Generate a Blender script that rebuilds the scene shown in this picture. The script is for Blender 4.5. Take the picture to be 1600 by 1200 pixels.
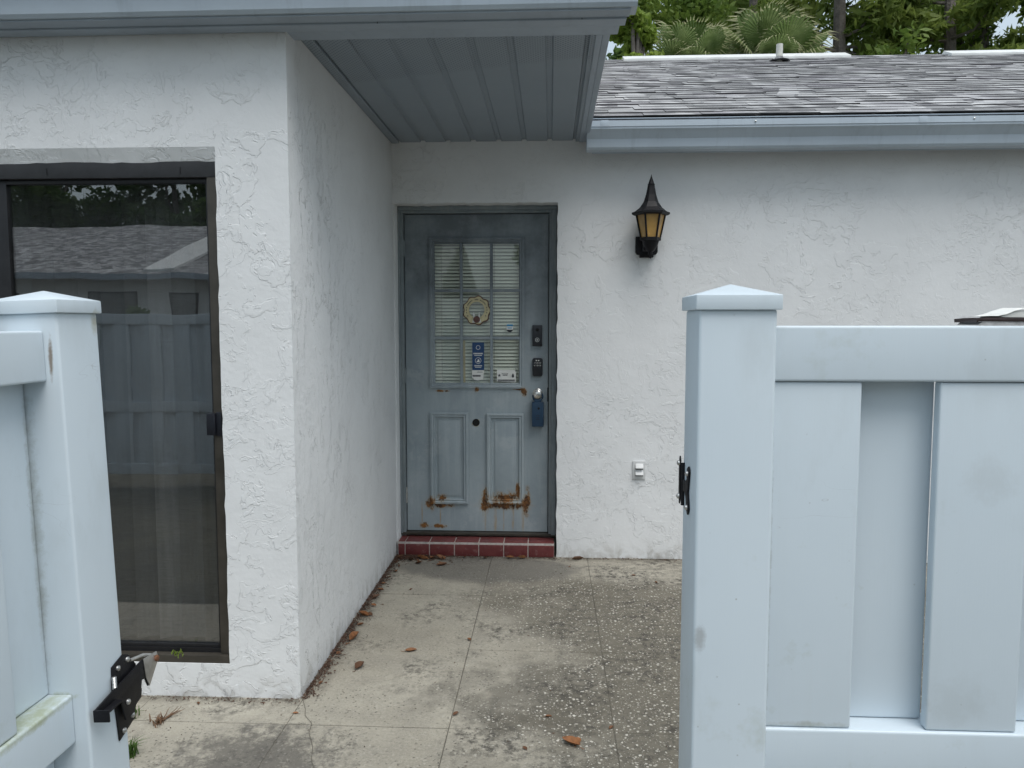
import bpy, bmesh, math, random
import numpy as np
from mathutils import Vector, Matrix
R = math.radians
random.seed(7); rng = np.random.default_rng(7)
S = bpy.context.scene
S.render.engine = 'CYCLES'
col = S.collection
for o in list(bpy.data.objects): bpy.data.objects.remove(o)

# ------------------------------------------------------------------ camera
cd = bpy.data.cameras.new('camera'); cam = bpy.data.objects.new('camera', cd); col.objects.link(cam)
cd.sensor_width = 36; cd.lens = 27.045; cd.clip_start = 0.05; cd.clip_end = 500
cam.location = (0, 0, 1.47); cam.rotation_euler = (R(90 - 4.5), 0, R(2.86))
S.camera = cam

# ------------------------------------------------------------------ sky, sun, exposure
SUN = Vector((0.26, -0.40, 1.0)).normalized()          # towards the sun: behind the camera, a little to the right
w = bpy.data.worlds.new('World'); S.world = w; w.use_nodes = True
nt = w.node_tree; bg = nt.nodes['Background']
sky = nt.nodes.new('ShaderNodeTexSky'); sky.sky_type = 'NISHITA'; sky.sun_disc = False
sky.sun_elevation = math.asin(SUN.z); sky.sun_rotation = math.atan2(SUN.x, SUN.y)
sky.air_density = 1.0; sky.dust_density = 4.0; sky.ozone_density = 1.0
hs = nt.nodes.new('ShaderNodeHueSaturation'); hs.inputs['Saturation'].default_value = 0.85
nt.links.new(sky.outputs[0], hs.inputs['Color']); 
oc = nt.nodes.new('ShaderNodeMix'); oc.data_type = 'RGBA'          # even layer of overcast over the whole sky
oc.inputs[0].default_value = 0.6; oc.inputs[7].default_value = (5.5, 6.5, 7.0, 1)
nt.links.new(hs.outputs[0], oc.inputs[6]); nt.links.new(oc.outputs[2], bg.inputs[0])
bg.inputs[1].default_value = 0.10
ld = bpy.data.lights.new('sun', 'SUN'); sun = bpy.data.objects.new('sun', ld); col.objects.link(sun)
ld.energy = 1.5; ld.angle = R(40); ld.color = (1, 0.99, 0.97)
sun.rotation_euler = SUN.to_track_quat('Z', 'Y').to_euler(); sun.location = (3, -4, 9)
S.view_settings.view_transform = 'Standard'; S.view_settings.look = 'None'
S.view_settings.exposure = 0.52; S.view_settings.gamma = 1.0
S.cycles.max_bounces = 6; S.cycles.diffuse_bounces = 3; S.cycles.glossy_bounces = 3; S.cycles.transparent_max_bounces = 10
S.cycles.use_adaptive_sampling = True; S.cycles.adaptive_threshold = 0.02; S.cycles.use_denoising = True
S.render.resolution_x = 1024; S.render.resolution_y = 768

# ------------------------------------------------------------------ node helper
class N:
    def __init__(s, name):
        s.m = bpy.data.materials.new(name); s.m.use_nodes = True
        s.t = s.m.node_tree; s.b = s.t.nodes['Principled BSDF']; s.out = s.t.nodes['Material Output']
        s._p = None
    def node(s, typ, ins=None, **kw):
        n = s.t.nodes.new(typ)
        for k, v in kw.items(): setattr(n, k, v)
        for k, v in (ins or {}).items(): s.put(n.inputs[k], v)
        return n
    def put(s, sock, v):
        if isinstance(v, bpy.types.NodeSocket): s.t.links.new(v, sock)
        else:
            if isinstance(v, (tuple, list)) and len(v) == 3 and sock.type == 'RGBA': v = (*v, 1)
            sock.default_value = v
    @property
    def pos(s):
        if s._p is None: s._p = s.node('ShaderNodeNewGeometry').outputs['Position']
        return s._p
    def scale(s, vec, sc):
        return s.node('ShaderNodeVectorMath', {0: vec, 1: sc}, operation='MULTIPLY').outputs[0]
    def vadd(s, a, b): return s.node('ShaderNodeVectorMath', {0: a, 1: b}, operation='ADD').outputs[0]
    def noise(s, sc, det=3, rough=0.55, dist=0.0, vec=None, c=False):
        n = s.node('ShaderNodeTexNoise', {'Vector': s.pos if vec is None else vec, 'Scale': sc, 'Detail': det, 'Roughness': rough, 'Distortion': dist})
        return n.outputs['Color' if c else 'Fac']
    def vor(s, sc, feat='F1', vec=None, out='Distance', rand=1.0):
        n = s.node('ShaderNodeTexVoronoi', {'Vector': s.pos if vec is None else vec, 'Scale': sc, 'Randomness': rand}, feature=feat)
        return n.outputs[out]
    def m2(s, op, a, b=0.0, clamp=False): return s.node('ShaderNodeMath', {0: a, 1: b}, operation=op, use_clamp=clamp).outputs[0]
    def rng(s, v, a, b, c=0.0, d=1.0, smooth=False):
        return s.node('ShaderNodeMapRange', {'Value': v, 'From Min': a, 'From Max': b, 'To Min': c, 'To Max': d}, interpolation_type='SMOOTHSTEP' if smooth else 'LINEAR').outputs[0]
    def mix(s, f, a, b):
        n = s.t.nodes.new('ShaderNodeMix'); n.data_type = 'RGBA'
        s.put(n.inputs[0], f); s.put(n.inputs[6], a); s.put(n.inputs[7], b); return n.outputs[2]
    def xyz(s):
        n = s.node('ShaderNodeSeparateXYZ', {0: s.pos}); return n.outputs
    def bump(s, h, dist=0.003, strength=1.0, prev=None):
        ins = {'Height': h, 'Distance': dist, 'Strength': strength}
        n = s.node('ShaderNodeBump', ins)
        if prev: s.t.links.new(prev, n.inputs['Normal'])
        return n.outputs[0]
    def done(s, colr=None, rough=None, normal=None, **kw):
        if colr is not None: s.put(s.b.inputs['Base Color'], colr)
        if rough is not None: s.put(s.b.inputs['Roughness'], rough)
        if normal is not None: s.put(s.b.inputs['Normal'], normal)
        for k, v in kw.items(): s.put(s.b.inputs[k.replace('_', ' ')], v)
        return s.m

def plain(name, c, rough=0.5, var=0.12, sc=8, metal=0.0, spec=0.5, bump=0.0, bsc=200):
    n = N(name); f = n.noise(sc, 4, 0.6)
    a = tuple(x * (1 - var) for x in c); b = tuple(min(1, x * (1 + var)) for x in c)
    nm = n.bump(n.noise(bsc, 3), bump) if bump else None
    return n.done(n.mix(n.rng(f, 0.3, 0.7), a, b), n.rng(f, 0.3, 0.7, rough * 0.9, min(1, rough * 1.12)), nm, Metallic=metal, **{'Specular_IOR_Level': spec})

# ------------------------------------------------------------------ materials
M = {}
def stucco(name, base, stretch=None, amp=.0036):
    # skip-trowelled plaster: broad smooth patches whose torn edges show as thin broken ridges
    n = N(name)
    warp = n.scale(n.vadd(n.noise(4.5, 3, c=True), (-.5, -.5, -.5)), (.30, .30, .30))
    v = n.vadd(n.scale(n.pos, stretch) if stretch else n.pos, warp)
    a = n.noise(5.2, 5, 0.62, 0.0, v); b = n.noise(12, 4, 0.62, 0.0, n.vadd(v, (7.3, 2.1, 4.4)))
    pa = n.rng(a, .520, .536, 0, 1, True); pb = n.rng(b, .545, .562, 0, 1, True)
    brk = n.noise(7.5, 3, .6); patch = n.rng(n.noise(2.6, 2), .42, .58, .10, 1)
    ra = n.m2('MULTIPLY', n.rng(n.m2('ABSOLUTE', n.m2('SUBTRACT', a, .52)), 0, .011, 1, 0), n.rng(brk, .46, .56))
    rb = n.m2('MULTIPLY', n.rng(n.m2('ABSOLUTE', n.m2('SUBTRACT', b, .545)), 0, .016, 1, 0), n.rng(brk, .56, .48))
    reg = n.rng(n.noise(1.1, 2), .38, .60, .25, 1.15)
    h = n.m2('MULTIPLY', n.m2('ADD', n.m2('MULTIPLY', pa, .45), n.m2('MULTIPLY', ra, .60)), reg)
    h = n.m2('ADD', h, n.m2('MULTIPLY', n.m2('MULTIPLY', n.m2('ADD', n.m2('MULTIPLY', pb, .5), rb), patch), .50))
    h = n.m2('ADD', h, n.m2('MULTIPLY', brk, 1.0))
    h = n.m2('ADD', h, n.m2('MULTIPLY', n.noise(48, 4, .65), .30))
    nm = n.bump(h, amp, 1.0)
    z = n.xyz()[2]
    c = n.mix(n.rng(n.noise(2.3, 4, .62), .35, .72), tuple(x * .92 for x in base), base)
    # splashed dirt close to the ground, with a ragged top edge; specks
    low = n.m2('MULTIPLY', n.rng(z, 0.0, .14, 1, 0, True), n.rng(b, .42, .7))
    c = n.mix(n.m2('MULTIPLY', low, .6), c, (.30, .27, .22))
    sp = n.m2('MULTIPLY', n.rng(n.vor(17), .0, .05, 1, 0), patch)
    c = n.mix(n.m2('MULTIPLY', sp, .5), c, (.12, .11, .10))
    return n.done(c, .85, nm, Specular_IOR_Level=.25)
M['stucco'] = stucco('white_stucco', (.81, .82, .825)); M['stucco_side'] = stucco('white_stucco_vertical_strokes', (.81, .82, .825), (1, 1.6, .5), .0062); M['stucco_back'] = stucco('white_stucco_smoother', (.80, .81, .815), None, .0032)

n = N('white_vinyl')
f = n.noise(1.6, 4, .6); st = n.noise(1, 3, .6, 0, n.scale(n.pos, (26, 26, 1.2)))
c = n.mix(n.rng(f, .3, .7), (.57, .65, .71), (.61, .685, .74))
c = n.mix(n.m2('MULTIPLY', n.rng(st, .55, .8), .10), c, (.50, .55, .55))
gm = n.m2('MULTIPLY', n.rng(n.noise(6, 5, .7), .60, .74), n.rng(n.noise(1.1, 2), .5, .65))
c = n.mix(n.m2('MULTIPLY', gm, .45), c, (.33, .36, .27))
smg = n.m2('MULTIPLY', n.rng(n.noise(1, 5, .62, 0, n.scale(n.pos, (9, 9, 4))), .54, .70), n.rng(n.noise(2.0, 2), .40, .62))
c = n.mix(n.m2('MULTIPLY', smg, .28), c, (.40, .44, .45))
scr = n.m2('MULTIPLY', n.rng(n.m2('ABSOLUTE', n.m2('SUBTRACT', n.noise(1, 2, .5, 0, n.scale(n.pos, (7, 7, 19))), .5)), 0, .0022, 1, 0), n.rng(n.noise(4.2, 2), .60, .64))
c = n.mix(n.m2('MULTIPLY', scr, .45), c, (.30, .32, .33))
sp = n.m2('MULTIPLY', n.rng(n.vor(26), .0, .06, 1, 0), n.rng(n.noise(3.1, 2), .50, .58))
c = n.mix(n.m2('MULTIPLY', sp, .75), c, (.16, .155, .13))
def blot(cx, cy, cz, rx, ry, rz, amt, colr):
    global c
    d = n.node('ShaderNodeVectorMath', {0: n.scale(n.vadd(n.pos, (-cx, -cy, -cz)), (1 / rx, 1 / ry, 1 / rz))}, operation='LENGTH').outputs['Value']
    m = n.rng(n.m2('ADD', d, n.m2('MULTIPLY', n.m2('SUBTRACT', gn, .5), 1.6)), .35, 1.0, amt, 0)
    c = n.mix(m, c, colr)
gn = n.noise(38, 5, .75)
blot(-.955, 1.30, .742, .05, .16, .012, .75, (.30, .33, .16)); blot(-.944, 1.408, 1.40, .005, .012, .05, .8, (.16, .10, .05)); blot(-.925, 1.53, 1.475, .012, .022, .03, .6, (.30, .27, .14))
blot(-1.0, 1.405, 1.0, .03, .012, .4, .5, (.22, .24, .20)); blot(.46, 1.345, .752, .10, .02, .008, .5, (.30, .31, .24)); blot(.72, 1.352, .80, .07, .01, .05, .25, (.42, .46, .47)); blot(.76, 1.352, 1.20, .05, .01, .05, .30, (.44, .48, .50))
blot(.387, 1.35, 1.0, .006, .02, .35, .5, (.25, .25, .22)); blot(.262, 1.32, .92, .012, .01, .03, .6, (.28, .29, .29))
lowz = n.m2('MULTIPLY', n.rng(n.xyz()[2], .02, .45, 1, 0), n.rng(n.noise(12, 5, .7), .35, .65))
c = n.mix(n.m2('MULTIPLY', lowz, .45), c, (.34, .33, .27))
M['vinyl'] = n.done(c, n.rng(f, .3, .7, .34, .48), n.bump(n.noise(1, 2, .5, 0, n.scale(n.pos, (300, 300, 9))), .00010), Specular_IOR_Level=.42)

def metalpaint(name, base, rough=.42):
    n = N(name); f = n.noise(2.2, 5, .6); s_ = n.noise(1, 4, .65, 0, n.scale(n.pos, (24, 9, 3)))
    c = n.mix(n.rng(f, .3, .7), tuple(x * .85 for x in base), base)
    c = n.mix(n.m2('MULTIPLY', n.rng(s_, .55, .75), .3), c, tuple(x * .55 for x in base))
    sp = n.m2('MULTIPLY', n.rng(n.vor(22), .0, .06, 1, 0), n.rng(n.noise(3.1, 2), .54, .62))
    c = n.mix(n.m2('MULTIPLY', sp, .7), c, (.05, .05, .05))
    return n.done(c, rough, n.bump(n.noise(40, 3), .0004))
M['gutter'] = metalpaint('grey_gutter_paint', (.50, .575, .65))
M['fascia'] = metalpaint('grey_fascia_paint', (.37, .43, .50), .5)

n = N('soffit_vinyl'); X, Y, Z = n.xyz()
gx = n.m2('SINE', n.m2('MULTIPLY', X, 2 * math.pi / .020)); gy = n.m2('SINE', n.m2('MULTIPLY', Y, 2 * math.pi / .022))
hole = n.rng(n.m2('MULTIPLY', gx, gy), .35, .6)
band = n.rng(n.m2('ADD', Y, n.m2('MULTIPLY', X, .28)), 3.32, 3.36, 1, 0)
c = n.mix(n.rng(n.noise(2, 4), .3, .7), (.25, .295, .34), (.285, .33, .375))
c = n.mix(n.m2('MULTIPLY', n.m2('MULTIPLY', hole, band), .6), c, (.05, .06, .07))
M['soffit'] = n.done(c, .5, n.bump(n.noise(60, 2), .0004))

# door paint: faded blue grey, chalky and streaked, rust where water sits
n = N('faded_door_paint'); X, Y, Z = n.xyz()
f = n.noise(3.2, 6, .65); s_ = n.noise(1, 5, .65, 0, n.scale(n.pos, (16, 16, 1.3)))
c = n.mix(n.rng(f, .3, .7), (.255, .305, .335), (.335, .385, .41))
c = n.mix(n.m2('MULTIPLY', n.rng(s_, .48, .72), .6), c, (.40, .45, .47))
chalk = n.m2('MULTIPLY', n.rng(n.noise(9, 6, .7), .48, .62), n.rng(n.noise(1.9, 3), .45, .6))
c = n.mix(n.m2('MULTIPLY', chalk, .55), c, (.46, .49, .50))
top_dark = n.m2('MULTIPLY', n.rng(n.m2('ADD', Z, n.m2('MULTIPLY', n.noise(2.4, 4), .9)), 1.60, 2.25), n.rng(n.noise(5, 5, .7), .25, .6, .35, 1))  # darker towards the top of the door, edge broken up by noise
c = n.mix(n.m2('MULTIPLY', top_dark, .8), c, (.085, .10, .115))
def ell(n, X, Z, x, z, rx, rz):
    a = n.m2('DIVIDE', n.m2('SUBTRACT', X, x), rx); b = n.m2('DIVIDE', n.m2('SUBTRACT', Z, z), rz)
    return n.m2('SUBTRACT', 1.0, n.m2('SQRT', n.m2('ADD', n.m2('MULTIPLY', a, a), n.m2('MULTIPLY', b, b))))
rust = None
for x, z, rx, rz in [(-.29, .345, .085, .045), (-.29, .288, .15, .028), (-.425, .31, .03, .10), (-.152, .31, .03, .09), (-.205, .385, .018, .07),
                     (-.775, .30, .035, .05), (-.70, .285, .10, .018), (-.70, .335, .04, .03), (-.82, .15, .03, .022), (-.72, .148, .05, .016),
                     (-.70, 1.036, .05, .009), (-.47, 1.044, .016, .018), (-.170, 1.03, .022, .034), (-.21, 1.047, .04, .006),
                     ]:
    e = ell(n, X, Z, x, z, rx, rz); rust = e if rust is None else n.m2('MAXIMUM', rust, e)
rn = n.noise(1, 6, .74, 0, n.scale(n.pos, (26, 26, 15))); rs = n.m2('ADD', rust, n.m2('MULTIPLY', n.m2('SUBTRACT', rn, .5), 4.2))
rm = n.m2('MULTIPLY', n.rng(rs, .10, .55, 0, 1, True), n.rng(rust, -.35, .25))
rc = n.mix(n.rng(n.noise(24, 4, .7), .38, .62), (.030, .012, .006), (.27, .115, .03))
drip = None
for x, z, rx, rz in ((-.355, .21, .014, .16), (-.175, .20, .012, .15), (-.42, .22, .010, .15), (-.24, .22, .012, .13), (-.835, .23, .006, .10), (-.30, .20, .006, .12), (-.715, .22, .006, .09)):
    e = ell(n, X, Z, x, z, rx, rz); drip = e if drip is None else n.m2('MAXIMUM', drip, e)
halo = n.m2('MAXIMUM', n.m2('MULTIPLY', n.rng(rs, -.25, .35), n.rng(rust, -.5, .2)), n.m2('MULTIPLY', n.rng(drip, 0, .6), n.rng(n.noise(1, 4, .7, 0, n.scale(n.pos, (30, 30, 9))), .35, .6, .15, 1)))
c = n.mix(n.m2('MULTIPLY', halo, .7), c, (.35, .25, .12))
c = n.mix(rm, c, rc)
M['door'] = n.done(c, n.rng(f, .3, .7, .5, .7), n.bump(n.m2('ADD', n.m2('MULTIPLY', n.noise(60, 4), .4), n.m2('MULTIPLY', rm, n.rng(n.noise(70, 4), 0, 1, .2, 1.4))), .0016))
n = N('weathered_frame_paint')
f = n.noise(6, 6, .7); s_ = n.noise(1, 5, .65, 0, n.scale(n.pos, (40, 40, 3)))
c = n.mix(n.rng(f, .3, .7), (.17, .20, .215), (.25, .285, .30)); c = n.mix(n.m2('MULTIPLY', n.rng(s_, .5, .7), .5), c, (.30, .32, .31))
M['frame'] = n.done(c, .65, n.bump(s_, .002))

def glass(name, tint, ior=1.55):
    n = N(name); n.t.nodes.remove(n.b)
    fc = n.node('ShaderNodeLayerWeight', {'Blend': .5}).outputs['Facing']
    r0 = ((ior - 1) / (ior + 1)) ** 2; fr = n.m2('ADD', r0, n.m2('MULTIPLY', n.m2('POWER', fc, 5.0), 1 - r0))
    tr = n.node('ShaderNodeBsdfTransparent', {'Color': tint}).outputs[0]
    wv = n.bump(n.noise(1.6, 2), .0012)
    gl = n.node('ShaderNodeBsdfGlossy', {'Color': (1, 1, 1), 'Roughness': 0.0, 'Normal': wv}).outputs[0]
    mx = n.node('ShaderNodeMixShader', {0: fr, 1: tr, 2: gl}).outputs[0]
    n.t.links.new(mx, n.out.inputs[0]); return n.m
M['glass'] = glass('clear_pane_glass', (.95, .97, .96), 1.5); M['tint'] = glass('bronze_tinted_glass', (.90, .91, .91), 2.05)
n = N('woven_screen')
tr = n.node('ShaderNodeBsdfTransparent').outputs[0]
wz = n.noise(1, 3, .7, 0, n.scale(n.pos, (14, 14, 330)))
c = n.mix(n.rng(wz, .35, .65), (.03, .031, .033), (.13, .13, .13)); n.put(n.b.inputs['Base Color'], c); n.put(n.b.inputs['Roughness'], .8)
mx = n.node('ShaderNodeMixShader', {0: n.rng(wz, .3, .7, .08, .34), 1: tr, 2: n.b.outputs[0]}).outputs[0]
n.t.links.new(mx, n.out.inputs[0]); M['screen'] = n.m

M['bronze'] = plain('bronze_anodised', (.062, .055, .045), .45, .25, 12, .35)
M['header'] = plain('weathered_dark_bronze', (.032, .033, .036), .5, .3, 9, .2)
M['bronze_dark'] = plain('dark_bronze_anodised', (.018, .018, .02), .4, .2, 12, .3)
M['black'] = plain('black_metal', (.007, .007, .009), .5, .3, 30, .0, .25, bump=.0004)
M['blackplastic'] = plain('black_plastic', (.010, .011, .016), .35, .1, 30)
M['blind'] = plain('cream_blind', (.86, .85, .76), .55, .06, 5)
n = N('grey_fabric_blind'); oi = n.node('ShaderNodeObjectInfo').outputs['Random']
c = n.mix(oi, (.085, .09, .095), (.25, .255, .26)); c = n.mix(n.rng(n.noise(1, 4, .6, 0, n.scale(n.pos, (40, 40, 2))), .4, .65, 0, .5), c, (.09, .09, .09))  # tone varied per vane, painting the light and dark of folds
M['vblind'] = n.done(c, .85)
M['dark_room'] = plain('dim_room_paint', (.16, .155, .15), .9, .1, 2)
M['steel'] = plain('zinc_steel', (.55, .55, .54), .32, .15, 40, .9)
M['silver'] = plain('satin_nickel', (.62, .60, .57), .25, .08, 30, 1.0)
M['rusty'] = plain('rusty_steel', (.16, .07, .035), .8, .5, 90, .2, bump=.001)
M['navy'] = plain('navy_lockbox_cover', (.010, .040, .085), .5, .12, 14)
M['blue'] = plain('blue_print', (.012, .052, .15), .5, .06, 20)
M['ltblue'] = plain('light_blue_print', (.05, .28, .52), .5, .05, 20)
M['paper'] = plain('white_paper', (.74, .74, .71), .7, .05, 14)
M['ink'] = plain('dark_ink', (.05, .05, .06), .7, .1, 20)
M['cream'] = plain('cream_wood', (.58, .51, .31), .6, .14, 26)
M['tan'] = plain('tan_wood_stick', (.56, .46, .29), .6, .08, 26)
M['brownpaint'] = plain('brown_paint', (.13, .06, .05), .6, .2, 30)
M['amber'] = plain('amber_glass', (.44, .26, .075), .25, .25, 9, spec=.6)
M['void'] = plain('dark_hollow', (.006, .006, .006), .9, .1)
M['plastic'] = plain('white_plastic', (.60, .61, .61), .45, .06, 14)
M['magazine'] = plain('dark_brown_cover', (.030, .018, .018), .4, .4, 40)
M['greypages'] = plain('grey_pages', (.42, .41, .41), .7, .25, 90)
M['pvc'] = plain('weathered_pvc', (.62, .62, .57), .55, .16, 24)
M['vent_metal'] = plain('white_ridge_metal', (.72, .73, .72), .4, .08, 7)
n = N('red_glazed_tile'); f = n.noise(14, 5, .65)
c = n.mix(n.rng(f, .3, .7), (.105, .022, .024), (.165, .04, .038)); c = n.mix(n.m2('MULTIPLY', n.rng(n.noise(38, 5, .7), .58, .72), .5), c, (.30, .22, .20))
M['tile'] = n.done(c, n.rng(f, .3, .7, .3, .55), n.bump(n.noise(50, 3), .0008))
M['grout'] = plain('pale_grout', (.48, .44, .41), .9, .25, 40, bump=.001)

# patio concrete: smooth and pale by the side wall, weathered down to white shell aggregate on the open side
n = N('weathered_concrete'); X, Y, Z = n.xyz()
f = n.noise(1.3, 5, .6); g = n.noise(7, 6, .68); fine = n.noise(95, 4, .7)
c = n.mix(n.rng(f, .32, .68), (.225, .205, .163), (.41, .382, .315))
c = n.mix(n.m2('MULTIPLY', n.rng(g, .42, .66), .55), c, (.19, .177, .15))
c = n.mix(n.rng(fine, .35, .7, 0, .5), c, (.43, .405, .345))
cst = n.m2('ADD', ell(n, X, Y, -.08, 2.95, .55, .55), n.m2('MULTIPLY', n.m2('SUBTRACT', n.noise(3.4, 6, .72), .5), 2.6))
c = n.mix(n.m2('MULTIPLY', n.rng(cst, .30, .75), .55), c, (.085, .078, .066))
wear = n.m2('ADD', n.rng(X, -.80, .55, -.05, .95), n.m2('MULTIPLY', n.m2('SUBTRACT', n.noise(1.7, 4, .6), .5), 1.5))
wear = n.m2('MINIMUM', wear, n.m2('ADD', n.rng(Y, 4.05, 4.6, 1.1, -.2), n.m2('MULTIPLY', n.m2('SUBTRACT', n.noise(3, 3), .5), .8)))
wear = n.rng(wear, .22, .72, 0, 1, True)
c = n.mix(n.m2('MULTIPLY', wear, .74), c, (.105, .094, .072))
mildew = n.m2('MULTIPLY', n.rng(n.m2('ADD', n.noise(2.6, 5, .7), n.rng(X, -.7, .5, -.05, .06)), .46, .62), n.rng(n.noise(26, 5, .78), .44, .58))
c = n.mix(n.m2('MULTIPLY', mildew, .85), c, (.05, .046, .040))
damp = n.m2('ADD', ell(n, X, Y, -.36, 4.52, .62, .30), n.m2('MULTIPLY', n.m2('SUBTRACT', n.noise(5, 4), .5), .5))
c = n.mix(n.m2('MULTIPLY', n.rng(damp, .02, .30, 0, 1, True), .70), c, (.115, .110, .10))
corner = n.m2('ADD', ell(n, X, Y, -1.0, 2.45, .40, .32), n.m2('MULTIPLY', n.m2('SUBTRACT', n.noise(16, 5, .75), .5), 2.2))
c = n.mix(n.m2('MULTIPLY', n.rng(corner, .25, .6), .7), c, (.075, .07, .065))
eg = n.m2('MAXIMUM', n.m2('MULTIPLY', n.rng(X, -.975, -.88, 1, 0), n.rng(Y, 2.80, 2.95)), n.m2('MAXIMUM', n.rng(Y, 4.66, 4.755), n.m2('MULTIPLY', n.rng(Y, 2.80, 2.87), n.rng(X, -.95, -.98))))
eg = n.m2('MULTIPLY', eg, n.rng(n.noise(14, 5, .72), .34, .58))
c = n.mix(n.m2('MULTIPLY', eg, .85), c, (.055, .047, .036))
ps = n.vadd(n.pos, n.scale(n.noise(30, 2, c=True), (.02, .02, 0)))
v1 = n.vor(62, vec=ps); r1 = n.node('ShaderNodeSeparateColor', {0: n.vor(62, vec=ps, out='Color')}).outputs
peb = n.m2('MULTIPLY', n.rng(v1, .24, .36, 1, 0), n.rng(r1[0], .46, .52))
v2 = n.vor(130, vec=ps); r2 = n.node('ShaderNodeSeparateColor', {0: n.vor(130, vec=ps, out='Color')}).outputs
peb2 = n.m2('MULTIPLY', n.rng(v2, .2, .36, 1, 0), n.rng(r2[0], .58, .64))
pm = n.m2('MULTIPLY', n.m2('MAXIMUM', peb, n.m2('MULTIPLY', peb2, .8)), n.rng(wear, .0, .7, .16, 1))
c = n.mix(n.m2('MULTIPLY', pm, .92), c, n.mix(r1[1], (.36, .335, .28), (.66, .63, .56)))
pit = n.m2('MULTIPLY', n.rng(n.vor(58, vec=n.vadd(ps, (3, 1, 0))), .04, .26, 1, 0), n.rng(n.noise(4, 3), .36, .55))
c = n.mix(n.m2('MULTIPLY', pit, .85), c, (.07, .062, .052))
pit2 = n.m2('MULTIPLY', n.rng(n.vor(120, vec=n.vadd(ps, (1, 5, 0))), .03, .25, 1, 0), n.rng(n.noise(3.1, 4, .6), .40, .55))
c = n.mix(n.m2('MULTIPLY', pit2, .75), c, (.09, .082, .068))
hgt = n.m2('SUBTRACT', n.m2('ADD', n.m2('MULTIPLY', fine, .5), n.m2('MULTIPLY', pm, .7)), pit)
M['concrete'] = n.done(c, .9, n.bump(hgt, .003), Specular_IOR_Level=.3)
M['joint'] = plain('dirt_in_joint', (.11, .10, .08), .95, .4, 60)
M['soil'] = plain('sandy_lawn', (.07, .065, .045), .95, .45, 3, bump=.02, bsc=40)

n = N('asphalt_shingle')
pv = n.scale(n.pos, (6.3, 9.18, 0)); cc = n.node('ShaderNodeSeparateColor', {0: n.vor(1, vec=pv, out='Color', rand=.85)}).outputs
oi = n.node('ShaderNodeObjectInfo').outputs['Random']
k = n.m2('ADD', n.m2('MULTIPLY', cc[0], .75), n.m2('MULTIPLY', oi, .25))
c = n.mix(n.rng(k, .15, .75), (.065, .065, .078), (.52, .525, .54))
c = n.mix(n.m2('MULTIPLY', n.rng(cc[1], .70, .85), .7), c, (.06, .063, .07))
c = n.mix(n.rng(n.noise(1.1, 4), .35, .7, 0, .5), c, (.12, .125, .125))
c = n.mix(n.rng(n.noise(2.3, 3), .5, .7, 0, .25), c, (.16, .13, .19))
c = n.mix(n.m2('MULTIPLY', n.rng(n.noise(1, 4, .6, 0, n.scale(n.pos, (5, .5, 0))), .5, .68), .5), c, (.09, .09, .10))
c = n.mix(n.rng(n.noise(160, 3, .7), .35, .7, 0, .35), c, (.5, .5, .5))
M['shingle'] = n.done(c, .9, n.bump(n.noise(220, 3, .7), .002))
M['shingle_edge'] = plain('black_shingle_edge', (.018, .018, .02), .95, .3, 30)

def leafmat(name, a, b, sc=1.3, trans=.5):
    n = N(name); f = n.noise(sc, 3, .6); h = n.noise(11, 3, .7)
    c = n.mix(n.rng(n.m2('ADD', n.m2('MULTIPLY', f, .55), n.m2('MULTIPLY', h, .45)), .36, .64), a, b)
    n.put(n.b.inputs['Base Color'], c); n.put(n.b.inputs['Roughness'], .55); n.put(n.b.inputs['Specular IOR Level'], .3)
    tl = n.node('ShaderNodeBsdfTranslucent', {'Color': c}).outputs[0]
    mx = n.node('ShaderNodeMixShader', {0: trans, 1: n.b.outputs[0], 2: tl}).outputs[0]
    n.t.links.new(mx, n.out.inputs[0]); return n.m
M['leaf_mid'] = leafmat('mid_green_leaf', (.10, .175, .035), (.26, .35, .075))
M['leaf_dark'] = leafmat('dark_green_leaf', (.04, .085, .028), (.12, .19, .055))
M['leaf_lime'] = leafmat('yellow_green_leaf', (.16, .25, .035), (.33, .42, .085))
M['leaf_pine'] = leafmat('olive_needle', (.11, .175, .035), (.25, .31, .075))
M['palm'] = leafmat('palm_blade', (.13, .20, .06), (.30, .37, .16), 2.5)
M['palm_tip'] = leafmat('bleached_palm_tip', (.36, .37, .19), (.52, .52, .32), 4)
M['bark'] = plain('grey_bark', (.16, .14, .125), .9, .35, 9, bump=.02, bsc=25)
M['bark_pale'] = plain('pale_bare_branch', (.36, .34, .31), .9, .2, 9)
M['flower'] = leafmat('magenta_bloom', (.45, .02, .14), (.6, .05, .25), 5)
n = N('dead_leaf'); oi = n.node('ShaderNodeObjectInfo').outputs['Random']
c = n.mix(oi, (.085, .040, .020), (.30, .125, .045)); c = n.mix(n.rng(n.noise(60, 4), .4, .7, 0, .6), c, (.10, .045, .02))
M['deadleaf'] = n.done(c, .7, n.bump(n.noise(120, 3), .001))
M['litter'] = plain('leaf_crumbs', (.075, .038, .024), .9, .6, 60)
M['grass'] = leafmat('weed_green', (.05, .11, .02), (.11, .19, .04), 30)
M['straw'] = plain('dry_twig', (.16, .09, .05), .9, .4, 60)

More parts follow.
